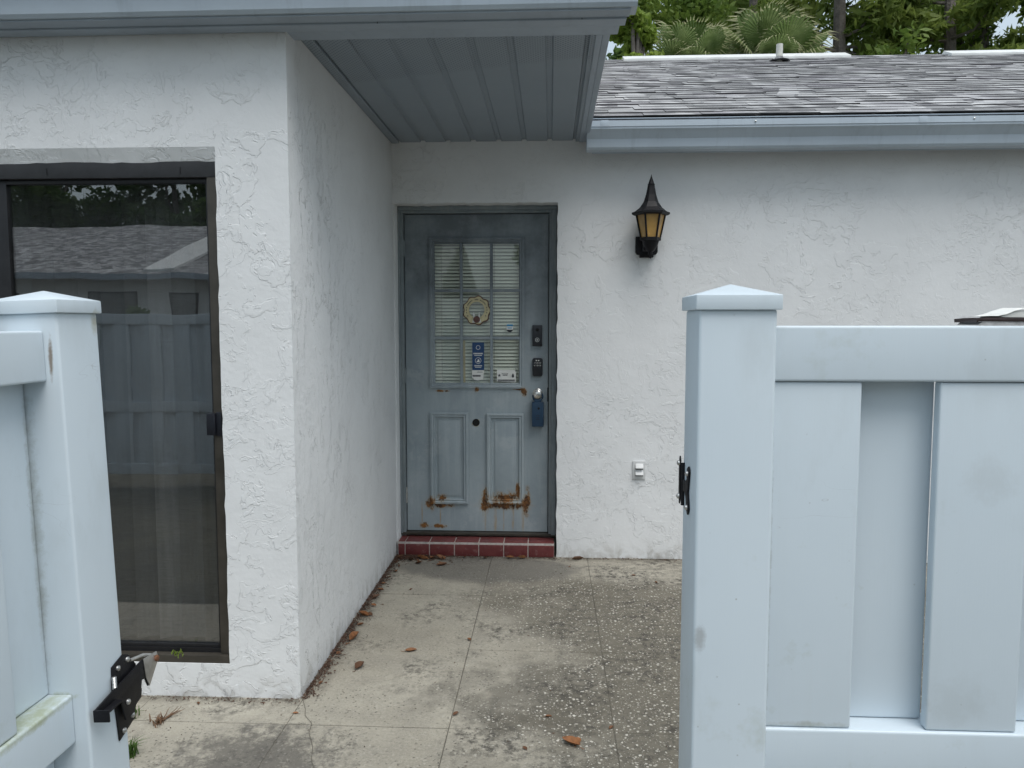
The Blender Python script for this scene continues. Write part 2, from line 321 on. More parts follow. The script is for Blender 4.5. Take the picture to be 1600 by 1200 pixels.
# ------------------------------------------------------------------ mesh helpers
class MB:
    def __init__(s): s.v = []; s.f = []; s.mi = []
    def face(s, pts, mi=0):
        i = len(s.v); s.v += [tuple(p) for p in pts]; s.f.append(tuple(range(i, i + len(pts)))); s.mi.append(mi); return s
    def add(s, vs, fs, mi=0):
        i = len(s.v); s.v += [tuple(p) for p in vs]; s.f += [tuple(a + i for a in f) for f in fs]; s.mi += [mi] * len(fs); return s
    def box(s, x0, x1, y0, y1, z0, z1, mi=0):
        vs = [(x, y, z) for z in (z0, z1) for y in (y0, y1) for x in (x0, x1)]
        return s.add(vs, [(0, 2, 3, 1), (4, 5, 7, 6), (0, 1, 5, 4), (2, 6, 7, 3), (0, 4, 6, 2), (1, 3, 7, 5)], mi)
    def prism(s, poly, a0, a1, axis, mi=0):
        # poly in the two other axes, in order x<y<z
        def P(p, a):
            q = [0, 0, 0]; r = [i for i in range(3) if i != axis]
            q[r[0]] = p[0]; q[r[1]] = p[1]; q[axis] = a; return tuple(q)
        n_ = len(poly); vs = [P(p, a0) for p in poly] + [P(p, a1) for p in poly]
        fs = [tuple(range(n_))[::-1], tuple(range(n_, 2 * n_))] + [(i, (i + 1) % n_, (i + 1) % n_ + n_, i + n_) for i in range(n_)]
        return s.add(vs, fs, mi)
    def tube(s, pts, rad, seg=8, mi=0, caps=True):
        pts = [Vector(p) for p in pts]; rad = rad if isinstance(rad, (list, tuple)) else [rad] * len(pts)
        vs = []; fs = []
        for i, p in enumerate(pts):
            d = (pts[min(i + 1, len(pts) - 1)] - pts[max(i - 1, 0)]).normalized()
            a = d.cross(Vector((0, 0, 1)) if abs(d.z) < .9 else Vector((1, 0, 0))).normalized(); b = d.cross(a)
            for k in range(seg):
                t = 2 * math.pi * k / seg; vs.append(p + (a * math.cos(t) + b * math.sin(t)) * rad[i])
        for i in range(len(pts) - 1):
            for k in range(seg):
                fs.append((i * seg + k, i * seg + (k + 1) % seg, (i + 1) * seg + (k + 1) % seg, (i + 1) * seg + k))
        if caps: fs += [tuple(range(seg)), tuple(range((len(pts) - 1) * seg, len(pts) * seg))[::-1]]
        return s.add(vs, fs, mi)
    def lathe(s, prof, c, axis='z', seg=16, mi=0, phase=0.0):
        vs = []; fs = []
        for r, h in prof:
            for k in range(seg):
                t = 2 * math.pi * k / seg + phase; a, b = r * math.cos(t), r * math.sin(t)
                vs.append((c[0] + a, c[1] + b, c[2] + h) if axis == 'z' else (c[0] + a, c[1] - h, c[2] + b) if axis == 'y' else (c[0] + h, c[1] + a, c[2] + b))
        for i in range(len(prof) - 1):
            for k in range(seg): fs.append((i * seg + k, i * seg + (k + 1) % seg, (i + 1) * seg + (k + 1) % seg, (i + 1) * seg + k))
        fs += [tuple(range(seg))[::-1], tuple(range((len(prof) - 1) * seg, len(prof) * seg))]
        return s.add(vs, fs, mi)
    def mesh(s, name, mats, bevel=0.0, smooth=False, seg=2):
        me = bpy.data.meshes.new(name); me.from_pydata(s.v, [], s.f)
        for m in (mats if isinstance(mats, (list, tuple)) else [mats]): me.materials.append(M[m])
        me.polygons.foreach_set('material_index', s.mi)
        bm = bmesh.new(); bm.from_mesh(me)
        if not smooth or bevel: bmesh.ops.recalc_face_normals(bm, faces=bm.faces)
        if bevel:
            es = [e for e in bm.edges if len(e.link_faces) == 2 and e.calc_face_angle(0) > .5]
            bmesh.ops.bevel(bm, geom=es, offset=bevel, segments=seg, profile=.6, affect='EDGES', clamp_overlap=True)
        bmesh.ops.recalc_face_normals(bm, faces=bm.faces)
        bm.to_mesh(me); bm.free()
        if smooth or bevel:
            me.polygons.foreach_set('use_smooth', [True] * len(me.polygons))
            me.set_sharp_from_angle(angle=R(38))
        return me
    def build(s, name, mats, parent=None, bevel=0.0, smooth=False, seg=2, loc=None):
        return put(name, s.mesh(name, mats, bevel, smooth, seg), parent, loc)
def put(name, me, parent=None, loc=None, rot=None):
    o = bpy.data.objects.new(name, me); col.objects.link(o)
    off = Vector((0, 0, 0)); q = parent
    while q is not None: off += q.location; q = q.parent
    o.location = Vector(loc or (0, 0, 0)) - off
    if rot: o.rotation_euler = rot
    o.parent = parent; return o
def tag(o, label, cat, group=None, kind=None):
    if label: o['label'] = label
    if cat: o['category'] = cat
    if group: o['group'] = group
    if kind: o['kind'] = kind
    return o
def thing(name, label, cat, loc=(0, 0, 0), group=None):
    o = bpy.data.objects.new(name, None); col.objects.link(o); o.location = loc; o.empty_display_size = .1
    return tag(o, label, cat, group)
def struct(o): o['kind'] = 'structure'; return o
def text(name, s_, size, loc, mat, parent, rot=(R(90), 0, 0), depth=.0004):
    cu = bpy.data.curves.new('t', 'FONT'); cu.body = s_; cu.size = size; cu.extrude = depth; cu.align_x = 'CENTER'; cu.align_y = 'CENTER'
    to = bpy.data.objects.new('t', cu); col.objects.link(to)
    me = bpy.data.meshes.new_from_object(to.evaluated_get(bpy.context.evaluated_depsgraph_get())); bpy.data.objects.remove(to)
    me.materials.clear(); me.materials.append(M[mat]); me.name = name
    return put(name, me, parent, loc, rot)
def jit(a, b, n_, amp, rough=None):
    # wobbly hand-trowelled edge between two points
    out = []
    for i in range(n_ + 1):
        t = i / n_; p = [a[k] + (b[k] - a[k]) * t for k in (0, 1)]
        if 0 < i < n_:
            d = Vector((b[1] - a[1], a[0] - b[0])).normalized(); j = random.uniform(-amp, amp); p = [p[0] + d[0] * j, p[1] + d[1] * j]
        out.append(tuple(p))
    return out

# ------------------------------------------------------------------ ground and patio
g = MB().face([(-90, -90, -.06), (90, -90, -.06), (90, 120, -.06), (-90, 120, -.06)]).build('ground', 'soil'); struct(g)
pt = thing('patio', None, None, (0, 1.5, 0)); struct(pt)
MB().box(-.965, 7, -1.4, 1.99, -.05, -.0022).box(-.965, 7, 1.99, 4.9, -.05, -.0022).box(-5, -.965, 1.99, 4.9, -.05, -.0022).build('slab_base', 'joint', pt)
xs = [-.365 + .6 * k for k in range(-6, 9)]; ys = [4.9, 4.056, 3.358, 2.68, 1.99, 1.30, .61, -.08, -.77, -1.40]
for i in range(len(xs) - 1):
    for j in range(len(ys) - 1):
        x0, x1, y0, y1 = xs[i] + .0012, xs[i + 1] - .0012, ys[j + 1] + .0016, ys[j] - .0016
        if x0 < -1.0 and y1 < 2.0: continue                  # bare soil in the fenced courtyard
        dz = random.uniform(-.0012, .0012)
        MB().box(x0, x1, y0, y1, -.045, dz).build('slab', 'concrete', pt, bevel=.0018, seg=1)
# crack running out from the wall corner
b = MB(); p = Vector((-.962, 2.86)); path = [(-.962, 2.86), (-.93, 2.79), (-.915, 2.74), (-.872, 2.685), (-.862, 2.62), (-.82, 2.53), (-.80, 2.45), (-.765, 2.38)]
for a, c_ in zip(path, path[1:]):
    d = (Vector(c_) - Vector(a)).normalized(); nn = Vector((-d.y, d.x)) * .0011
    b.face([(a[0] + nn.x, a[1] + nn.y, .0026), (c_[0] + nn.x, c_[1] + nn.y, .0026), (c_[0] - nn.x, c_[1] - nn.y, .0026), (a[0] - nn.x, a[1] - nn.y, .0026)])
b.build('crack', 'joint', pt)

# ------------------------------------------------------------------ the house
XS = -.975           # side wall of the recess
YF = 2.87; YW = 4.76
house = thing('house', 'white stucco house with grey soffit, faded entry door and shingled roof', 'house', (0, YW, 0))
# front wall with the sliding door opening
ox0, ox1, oz0, oz1 = -3.10, -1.254, .135, 2.078
b = MB()
edge = jit((ox1, oz0), (ox1, oz1), 46, .003)
b.prism([(XS - .0005, -.05), (XS - .0005, 2.60), (ox1, 2.60)] + edge[::-1] + [(ox1, -.05)], YF, YF + .14, 1)
b.prism([(ox0, oz1 + .05), (ox1, oz1 + .05), (ox1, 2.60), (ox0, 2.60)], YF, YF + .14, 1)
top = jit((ox0, oz1), (ox1, oz1), 50, .003)
n0 = len(top)
b.add([(x, YF, oz1 + .05) for x, z in top] + [(x, YF + .022, z) for x, z in top], [(i, i + 1, n0 + i + 1, n0 + i) for i in range(n0 - 1)])
b.prism([(ox0, -.05), (ox1, -.05), (ox1, oz0), (ox0, oz0)], YF, YF + .14, 1)
b.prism([(-6, -.05), (ox0, -.05), (ox0, 2.6), (-6, 2.6)], YF, YF + .14, 1)
b.build('front_wall', 'stucco', house)
MB().box(XS - .14, XS, YF + .004, 4.98, -.05, 2.60).build('side_wall', 'stucco_side', house, bevel=.006)
# wall with the entry door opening
dx0, dx1, dz1 = -.966, .041, 2.205
b = MB(); edge = jit((dx1, 0.0), (dx1, dz1), 50, .004)
b.prism([(7.6, -.05), (7.6, 2.62), (dx1, 2.62)] + edge[::-1] + [(dx1, -.05)], YW, YW + .30, 1)
tp = jit((XS, dz1), (dx1, dz1), 30, .0035)
b.prism([(XS, 2.62)] + tp + [(dx1, 2.62)], YW, YW + .30, 1)
b.build('entrance_wall', 'stucco_back', house)
MB().box(-1.1, dx0, YW + .02, YW + .3, -.05, dz1 + .05).build('wall_return', 'stucco_back', house)
# closed dim interior behind the glass
MB().box(-6, XS - .15, 8.9, 9.0, 0, 2.6).box(-6.05, -5.95, 3.0, 9, 0, 2.6).box(-6, XS - .15, 3.0, 9, -.03, .03).box(-6, XS - .15, 3.02, 9, 2.601, 2.64).build('interior_shell', 'dark_room', house)
MB().box(-1.2, .4, 5.5, 5.55, 0, 2.6).build('hall_wall', 'dark_room', house)

# sliding glass door
sd = thing('sliding_door', None, None, (-2.0, YF, oz0)); sd.parent = house; sd.location = Vector((-2.0, YF, oz0)) - house.location
yf = YF + .022
xR = -1.299; xL = -2.110; hz = oz1 - .058
MB().box(ox0, ox1 + .004, yf, yf + .10, hz, oz1 + .02).build('header', 'header', sd, bevel=.003)
for q0, q1 in ((xR, ox1 + .006), (ox0, ox0 + .03)): MB().box(q0, q1, yf, yf + .1, oz0, hz - .0005).build('jamb', 'bronze', sd, bevel=.003)
MB().box(ox0, ox1, yf - .018, yf + .1, oz0 - .012, oz0 + .030).build('sill_track', 'bronze', sd, bevel=.003)
for y_ in (.012, .052): MB().box(ox0, xR, yf + y_, yf + y_ + .006, oz0 + .030, oz0 + .048).build('track_rail', 'bronze_dark', sd)
b = MB().box(xL - .05, xL + .014, yf + .02, yf + .05, oz0 + .040, hz - .001).box(xR - .013, xR - .001, yf + .02, yf + .05, oz0 + .04, hz - .001)
b.box(xL + .014, xR - .013, yf + .02, yf + .05, hz - .018, hz - .001).box(xL + .014, xR - .013, yf + .02, yf + .05, oz0 + .04, oz0 + .060)
b.build('panel_frame', 'bronze_dark', sd, bevel=.002)
MB().box(xL + .014, xR - .013, yf + .032, yf + .038, oz0 + .06, hz - .018).build('glass_pane', 'tint', sd)
MB().box(ox0 + .03, xL - .05, yf + .066, yf + .072, oz0 + .05, hz).build('glass_pane', 'tint', sd)
MB().face([(xL + .014, yf + .047, oz0 + .06), (xR - .013, yf + .047, oz0 + .06), (xR - .013, yf + .047, hz - .018), (xL + .014, yf + .047, hz - .018)]).build('insect_screen', 'screen', sd)
MB().box(xR - .022, xR + .012, yf - .016, yf + .022, 1.040, 1.125).box(xR + .012, xR + .034, yf - .006, yf - .001, 1.036, 1.129).build('handle', 'blackplastic', sd, bevel=.004)
for k in (-1.92, -1.40): MB().box(k, k + .003, yf - .002, yf + .002, oz1 - .045, oz1 - .02).build('frame_joint', 'bronze_dark', sd)
vb = thing('vertical_blind', 'pale grey vertical blind hanging inside the sliding glass door', 'blind', (-2.1, 3.16, .2))
vm = None
for i in range(19):
    x = -3.05 + i * .097
    if vm is None:
        b = MB(); pr = [(-.052 + .104 * t / 6, .012 * math.sin(math.pi * t / 6)) for t in range(7)]
        for a, c_ in zip(pr, pr[1:]): b.face([(a[0], a[1], 0), (c_[0], c_[1], 0), (c_[0], c_[1], 1.92), (a[0], a[1], 1.92)])
        vm = b.mesh('blind_vane', 'vblind', smooth=True)
    put('vane', vm, vb, (x, 3.10, .14), (0, 0, R(random.choice((8, 20, 38, 50)) + random.uniform(-5, 5))))

# entry door
YD = 4.92; X0, X1, Z0, Z1 = -.931, -.015, .119, 2.158
# frame
b = MB().box(dx0 - .003, X0 - .005, YD - .035, YD + .07, .11, Z1 + .005).box(X1 + .005, dx1 + .006, YD - .035, YD + .07, .11, Z1 + .005).box(dx0 - .003, dx1 + .006, YD - .035, YD + .07, Z1 + .005, dz1 + .012)
b.build('door_frame', 'frame', house, bevel=.004)
b = MB().box(dx0, X0 - .022, YD - .055, YD - .033, .11, Z1 + .022).box(X1 + .022, dx1 - .004, YD - .055, YD - .033, .11, Z1 + .022).box(dx0, dx1 - .004, YD - .055, YD - .033, Z1 + .022, dz1)
b.build('door_casing', 'frame', house, bevel=.004)
MB().box(dx0, dx1, YD - .045, YD + .06, .098, .115).build('threshold', 'bronze', house, bevel=.003)
door = thing('entry_door', None, None); door.parent = house; door.location = Vector((X0, YD, Z0)) - house.location
gx0, gx1, gz0, gz1 = -.745, -.196, 1.082, 1.975
b = MB().box(X0, gx0, YD, YD + .045, Z0, Z1).box(gx1, X1, YD, YD + .045, Z0, Z1).box(gx0, gx1, YD, YD + .045, Z0, gz0).box(gx0, gx1, YD, YD + .045, gz1, Z1)
b.build('slab', 'door', door)
def ring(x0, x1, z0, z1, w_, y0, y1):
    # mitred picture-frame moulding
    prof = [(0, y0), (0, y1), (w_ * .35, y1 - .003), (w_ * .55, y1 + .004), (w_ * .8, y1 + .002), (w_, y0)]
    b = MB(); vs = []; K = len(prof)
    for cx, cz, sx, sz in ((x0, z0, 1, 1), (x1, z0, -1, 1), (x1, z1, -1, -1), (x0, z1, 1, -1)):
        for d, y in prof: vs.append((cx + sx * d, y, cz + sz * d))
    fs = []
    for c_ in range(4):
        for k in range(K - 1): fs.append((c_ * K + k, c_ * K + k + 1, ((c_ + 1) % 4) * K + k + 1, ((c_ + 1) % 4) * K + k))
    return b.add(vs, fs)
ring(-.774, -.167, 1.055, 2.012, .034, YD + .002, YD - .014).build('window_frame', 'door', door)
ring(-.775, -.529, .298, .898, .034, YD + .002, YD - .017).build('panel_moulding', 'door', door)
ring(-.408, -.170, .301, .893, .034, YD + .002, YD - .017).build('panel_moulding', 'door', door)
MB().box(-.724, -.580, YD - .006, YD + .001, .350, .846).build('raised_panel', 'door', door, bevel=.004)
MB().box(-.357, -.221, YD - .006, YD + .001, .353, .841).build('raised_panel', 'door', door, bevel=.004)
MX = [-.570, -.377]; MZ = [1.377, 1.679]
for x in MX: MB().box(x - .0095, x + .0095, YD - .008, YD + .007, gz0, gz1).build('muntin', 'door', door, bevel=.004)
gxs = [gx0] + MX + [gx1]
for z in MZ:
    for k in range(3): MB().box(gxs[k] + (.0096 if k else 0), gxs[k + 1] - (.0096 if k < 2 else 0), YD - .007, YD + .006, z - .0095, z + .0095).build('muntin', 'door', door, bevel=.003)
gzs = [gz0] + MZ + [gz1]
for i in range(3):
    for j in range(3): MB().box(gxs[i], gxs[i + 1], YD + .010, YD + .014, gzs[j], gzs[j + 1]).build('pane', 'glass', door)
# hole where a knocker or viewer was
MB().lathe([(.024, 0), (.024, .004)], (-.478, YD, .832), 'y', 18).build('hole', 'void', door)
for k in (11, 12, 13, 14, 2, 9):
    t = 2 * math.pi * k / 16; r = .024 + random.uniform(-.001, .003)
    MB().lathe([(.004, 0), (.003, .001)], (-.478 + r * math.cos(t), YD, .832 + r * math.sin(t)), 'y', 6).build('paint_chip', 'tan', door)
for z in (1.948, 1.134, .353):
    h = MB()
    for k in range(5): h.lathe([(.0062, 0), (.0062, .0195)], (X0 - .004, YD - .008, z - .05 + k * .0205), 'z', 10)
    h.box(X0 - .003, X0 + .003, YD - .004, YD + .01, z - .05, z + .05)
    h.build('hinge', 'steel' if z < .5 else 'frame', door, smooth=True)
# door bell camera
bl = MB().box(-.115, -.053, YD - .024, YD, 1.325, 1.459)
bell = bl.build('doorbell', 'blackplastic', door, bevel=.004)
b = MB(); 
for r0, r1, mi in ((.0135, .0105, 0),):
    seg = 24
    vs = [(-.084 + r * math.cos(2 * math.pi * k / seg), YD - .0255, 1.366 + r * math.sin(2 * math.pi * k / seg)) for r in (r0, r1) for k in range(seg)]
    b.add(vs, [(k, (k + 1) % seg, seg + (k + 1) % seg, seg + k) for k in range(seg)])
b.lathe([(.005, 0), (.0045, .0015)], (-.084, YD - .024, 1.366), 'y', 14)
b.build('doorbell_button', 'steel', door)
MB().lathe([(.011, 0), (.010, .002), (.004, .0035)], (-.084, YD - .024, 1.430), 'y', 18).build('camera_lens', 'void', door, smooth=True)
# keypad lock
prof = []
for cx, cz, a0 in ((-.062, 1.148, -90), (-.062, 1.236, 0), (-.102, 1.236, 90), (-.102, 1.148, 180)):
    for k in range(5): t = R(a0 + k * 22.5); prof.append((cx + .013 * math.cos(t), cz + .015 * math.sin(t)))
MB().prism(prof, YD - .026, YD, 1).build('keypad_lock', 'blackplastic', door, bevel=.004)
kd = [('0 0', 1.236, .010)] ; rows = [('1 2 3 4 5', 1.219), ('6 7 8 9 0', 1.203)]
for s_, z in rows: text('keypad_digit', s_, .0125, (-.082, YD - .0268, z), 'paper', door)
MB().box(-.093, -.085, YD - .0275, YD - .0262, 1.232, 1.238).box(-.079, -.071, YD - .0275, YD - .0262, 1.232, 1.238).build('keypad_mark', 'paper', door)
kn = MB().lathe([(.033, 0), (.033, .006), (.026, .010), (.013, .012), (.012, .034), (.022, .040), (.0265, .052), (.0255, .062), (.018, .067), (.003, .068)], (-.081, YD, 1.021), 'y', 24)
kn.build('knob', 'silver', door, smooth=True)
MB().box(X1 - .004, X1 + .004, YD - .006, YD + .002, .97, 1.06).build('latch_plate', 'black', door, bevel=.001)

# mini blind behind the door glass
mb = thing('mini_blind', 'cream horizontal mini blind behind the entry door glass', 'blind', (-.47, YD + .06, 1.07))
sl = MB(); pr = [(-.0125 + .025 * t / 4, .003 * math.sin(math.pi * t / 4)) for t in range(5)]
ca, sa = math.cos(R(50)), math.sin(R(50))
for a, c_ in zip(pr, pr[1:]):
    q = [(a[0] * ca + a[1] * sa, -a[0] * sa + a[1] * ca), (c_[0] * ca + c_[1] * sa, -c_[0] * sa + c_[1] * ca)]
    sl.face([(-.285, -q[0][0], q[0][1]), (.285, -q[0][0], q[0][1]), (.285, -q[1][0], q[1][1]), (-.285, -q[1][0], q[1][1])])
sm = sl.mesh('slat', 'blind', smooth=True)
for k in range(42): put('slat', sm, mb, (-.47, YD + .036, 1.07 + k * .0222), (R(random.uniform(-4, 4)), 0, R(random.uniform(-.15, .15))))
for x in (-.36, -.70): MB().box(x, x + .0012, YD + .0205, YD + .0212, 1.05, 2.0).build('ladder_cord', 'ink', mb)

# things stuck to and hanging on the door
YG = YD + .008
wr = thing('hanging_plaque', 'cream scalloped ring plaque with a small figure, hung on the door glass', 'plaque', (-.471, YG, 1.47))
cx, cz = -.471, 1.553; seg = 64; b = MB(); b2 = MB()
def rad(t): return .081 + .0045 * math.cos(9 * t)
vs = []
for y in (YG - .014, YG - .004):
    for k in range(seg):
        t = 2 * math.pi * k / seg; vs.append((cx + rad(t) * math.cos(t), y, cz + rad(t) * 1.05 * math.sin(t)))
    for k in range(seg):
        t = 2 * math.pi * k / seg; vs.append((cx + .050 * math.cos(t), y, cz + .051 * math.sin(t) + .004))
fs = []
for k in range(seg):
    k2 = (k + 1) % seg
    fs += [(k, k2, seg + k2, seg + k), (2 * seg + k, 3 * seg + k, 3 * seg + k2, 2 * seg + k2), (k, 2 * seg + k, 2 * seg + k2, k2), (seg + k, seg + k2, 3 * seg + k2, 3 * seg + k)]
b.add(vs, fs).build('ring', 'cream', wr)
b = MB()
for k in range(seg):
    k2 = (k + 1) % seg; t, t2 = 2 * math.pi * k / seg, 2 * math.pi * k2 / seg
    f = lambda t_, s_, y: (cx + rad(t_) * s_ * math.cos(t_), y, cz + rad(t_) * 1.05 * s_ * math.sin(t_))
    b.face([f(t, 1.0, YG - .003), f(t2, 1.0, YG - .003), f(t2, 1.09, YG - .003), f(t, 1.09, YG - .003)])
    b.face([f(t, 1.09, YG - .003), f(t2, 1.09, YG - .003), f(t2, 1.09, YG + .001), f(t, 1.09, YG + .001)])
b.build('backing', 'brownpaint', wr)
b = MB()
for a in list(range(118, 152, 8)) + list(range(84, 104, 7)) + list(range(36, 70, 8)) + [165, 178, 192, 210, 330, 348, 2, 15]:
    t = R(a); x, z = cx + .066 * math.cos(t), cz + .069 * math.sin(t)
    b.box(x - .0022, x + .0022, YG - .0155, YG - .0135, z - .004, z + .004)
b.build('lettering', 'ink', wr)
b = MB(); b.prism([(cx - .030, cz - .078), (cx + .030, cz - .078), (cx + .020, cz - .045), (cx + .022, cz - .012), (cx + .015, cz - .012), (cx + .010, cz - .04), (cx - .010, cz - .04), (cx - .015, cz - .012), (cx - .022, cz - .012), (cx - .020, cz - .045)], YG - .019, YG - .0145, 1)
b.build('figure', 'paper', wr, bevel=.001)
MB().lathe([(.022, 0), (.020, .004), (.008, .006)], (cx, YG - .019, cz - .058), 'y', 18).build('bell', 'brownpaint', wr, smooth=True)

fl = thing('door_hanger', 'navy blue paper notice with white pointed foot on the lowest centre pane', 'notice', (-.464, YG, 1.10))
MB().box(-.502, -.426, YG - .0012, YG, 1.170, 1.349).build('notice_sheet', 'blue', fl)
MB().prism([(-.505, 1.170), (-.427, 1.170), (-.430, 1.118), (-.445, 1.108), (-.470, 1.104), (-.490, 1.110), (-.504, 1.125)], YG - .0014, YG - .0002, 1).build('notice_foot', 'paper', fl)
b = MB()
def line(b, x0, x1, z, h_, gap=.0012, y=YG - .0024):
    x = x0
    while x < x1:
        w_ = random.uniform(.0028, .0052); b.box(x, min(x + w_, x1), y, y + .0008, z - h_ / 2, z + h_ / 2); x += w_ + gap
line(b, -.494, -.434, 1.277, .0085); line(b, -.488, -.440, 1.265, .005); line(b, -.488, -.440, 1.199, .0075); line(b, -.484, -.444, 1.189, .004)
for r0, r1, z in ((.020, .0175, 1.232), (.014, .0115, 1.316)):
    vs = [(-.464 + r * math.cos(2 * math.pi * k / 24), YG - .002, z + r * math.sin(2 * math.pi * k / 24)) for r in (r0, r1) for k in range(24)]
    b.add(vs, [(k, (k + 1) % 24, 24 + (k + 1) % 24, 24 + k) for k in range(24)])
b.box(-.473, -.454, YG - .0024, YG - .0016, 1.222, 1.230).box(-.467, -.457, YG - .0024, YG - .0016, 1.230, 1.240)
b.build('notice_print', 'paper', fl)
b = MB(); line(b, -.500, -.448, 1.134, .012, .0014); line(b, -.47, -.435, 1.158, .004)
b.build('foot_print', 'ink', fl)

st = thing('window_sticker', 'white rectangular sticker with a black drop in the lowest right pane', 'sticker', (-.283, YG, 1.095))
MB().prism([(-.344, 1.097), (-.222, 1.093), (-.221, 1.160), (-.228, 1.166), (-.224, 1.171), (-.343, 1.174)], YG - .0012, YG, 1).build('sticker_sheet', 'paper', st)
b = MB(); line(b, -.338, -.228, 1.107, .007); line(b, -.338, -.226, 1.100, .0035); line(b, -.312, -.272, 1.147, .004); line(b, -.306, -.276, 1.138, .005)
b.prism([(-.248, 1.128), (-.240, 1.122), (-.232, 1.128), (-.233, 1.138), (-.240, 1.152), (-.247, 1.138)], YG - .0024, YG - .0016, 1)
for k in range(5):
    t = R(90 + 72 * k); t2 = R(90 + 72 * k + 36); b.face([(-.328, YG - .002, 1.137), (-.328 + .005 * math.cos(t2), YG - .002, 1.137 + .005 * math.sin(t2)), (-.328 + .012 * math.cos(t), YG - .002, 1.137 + .012 * math.sin(t)), (-.328 + .005 * math.cos(2 * t - t2), YG - .002, 1.137 + .005 * math.sin(2 * t - t2))])
b.build('sticker_print', 'ink', st)
rs = thing('round_sticker', 'small sticker with light blue top and white band on door glass', 'sticker', (-.258, YG, 1.405))
MB().lathe([(.023, 0), (.023, .001)], (-.260, YG, 1.438), 'y', 24).build('sticker_disc', 'blackplastic', rs)
MB().prism([(-.281, 1.452), (-.239, 1.452), (-.242, 1.464), (-.278, 1.464)], YG - .0022, YG - .0013, 1).build('sticker_top', 'ltblue', rs)
MB().prism([(-.282, 1.430), (-.238, 1.430), (-.238, 1.4515), (-.282, 1.4515)], YG - .0022, YG - .0013, 1).build('sticker_band', 'paper', rs)
b = MB(); line(b, -.274, -.247, 1.441, .006, y=YG - .0032); b.build('sticker_print', 'ltblue', rs)
tag(MB().box(-.567, -.548, YD + .016, YD + .019, 1.090, 1.362).build('wood_stick', 'tan', None, bevel=.001), 'flat tan wooden stick standing behind the lower door glass', 'stick')
lb = thing('lockbox', 'navy blue realtor lockbox hanging from the silver door knob', 'lockbox', (-.079, YD - .04, .814))
MB().box(-.117, -.041, YD - .062, YD - .018, .814, .972).build('body', 'navy', lb, bevel=.007)
b = MB().tube([(-.079 + .031 * math.cos(R(a)), YD - .040, 1.005 + .028 * math.sin(R(a))) for a in range(-60, 241, 20)], .0055, 8)
b.tube([(-.0635, YD - .04, .981), (-.0635, YD - .04, .960)], .0055, 8).tube([(-.0945, YD - .04, .981), (-.0945, YD - .04, .960)], .0055, 8)
b.build('shackle', 'navy', lb, smooth=True)
MB().box(-.102, -.056, YD - .056, YD - .026, .960, .992).build('neck', 'navy', lb, bevel=.006)
MB().lathe([(.0075, 0), (.006, .002)], (-.073, YD - .062, .932), 'y', 14).build('keyhole', 'void', lb)
b = MB()
for k in range(3): b.box(-.09, -.068, YD - .0632, YD - .0618, .885 - k * .012, .888 - k * .012)
b.build('embossing', 'blackplastic', lb)

# red tiled step
stp = thing('step', None, None); stp.parent = house; stp.location = Vector((-.45, YW, 0)) - house.location
sy0, sy1 = 4.752, YD - .045
MB().box(dx0 + .002, .028, sy0 - .001, sy1, -.03, .088).build('grout_bed', 'grout', stp)
jx = [-.963, -.917, -.761, -.602, -.448, -.290, -.136, .030]
for a, c_ in zip(jx, jx[1:]):
    t1 = MB().box(a + .003, c_ - .003, sy0 + .004, sy1 - .001, .080, .0935); t1.build('tile', 'tile', stp, bevel=.004)
    t2 = MB().box(a + .003, c_ - .003, sy0 - .006, sy0 + .007, .002, .0755); t2.build('tile', 'tile', stp, bevel=.003)

# soffit over the recess
so = thing('soffit', None, None); so.parent = house; so.location = Vector((-.4, 3.8, 2.57)) - house.location
SZ = 2.572; nP = 7; sx0 = XS + .045; sx1 = .150; pw = (sx1 - sx0) / nP
b = MB()
pr = [(0, .010), (.006, .010), (.012, 0.0), (pw - .022, 0.0), (pw - .016, .010), (pw, .010)]
n0 = len(pr); y0, y1 = 2.99, YW - .001
b.add([(x, y0, z) for x, z in pr] + [(x, y1, z) for x, z in pr], [(i, i + 1, n0 + i + 1, n0 + i) for i in range(n0 - 1)])
pm_ = b.mesh('soffit_panel', 'soffit')
for k in range(nP): put('soffit_panel', pm_, so, (sx0 + k * pw, 0, SZ))
MB().box(XS + .001, sx0 + .003, 2.975, YW - .001, SZ - .006, SZ + .03).build('trim', 'soffit', so, bevel=.002)
MB().box(sx1 - .003, .192, 2.975, YW - .001, SZ - .008, SZ + .03).build('trim', 'soffit', so, bevel=.002)
MB().box(XS + .001, .192, 2.962, 2.992, SZ - .010, SZ + .03).build('trim', 'soffit', so, bevel=.002)
MB().box(XS, .19, 3.0, YW, SZ + .03, SZ + .045).build('soffit_deck', 'dark_room', so)
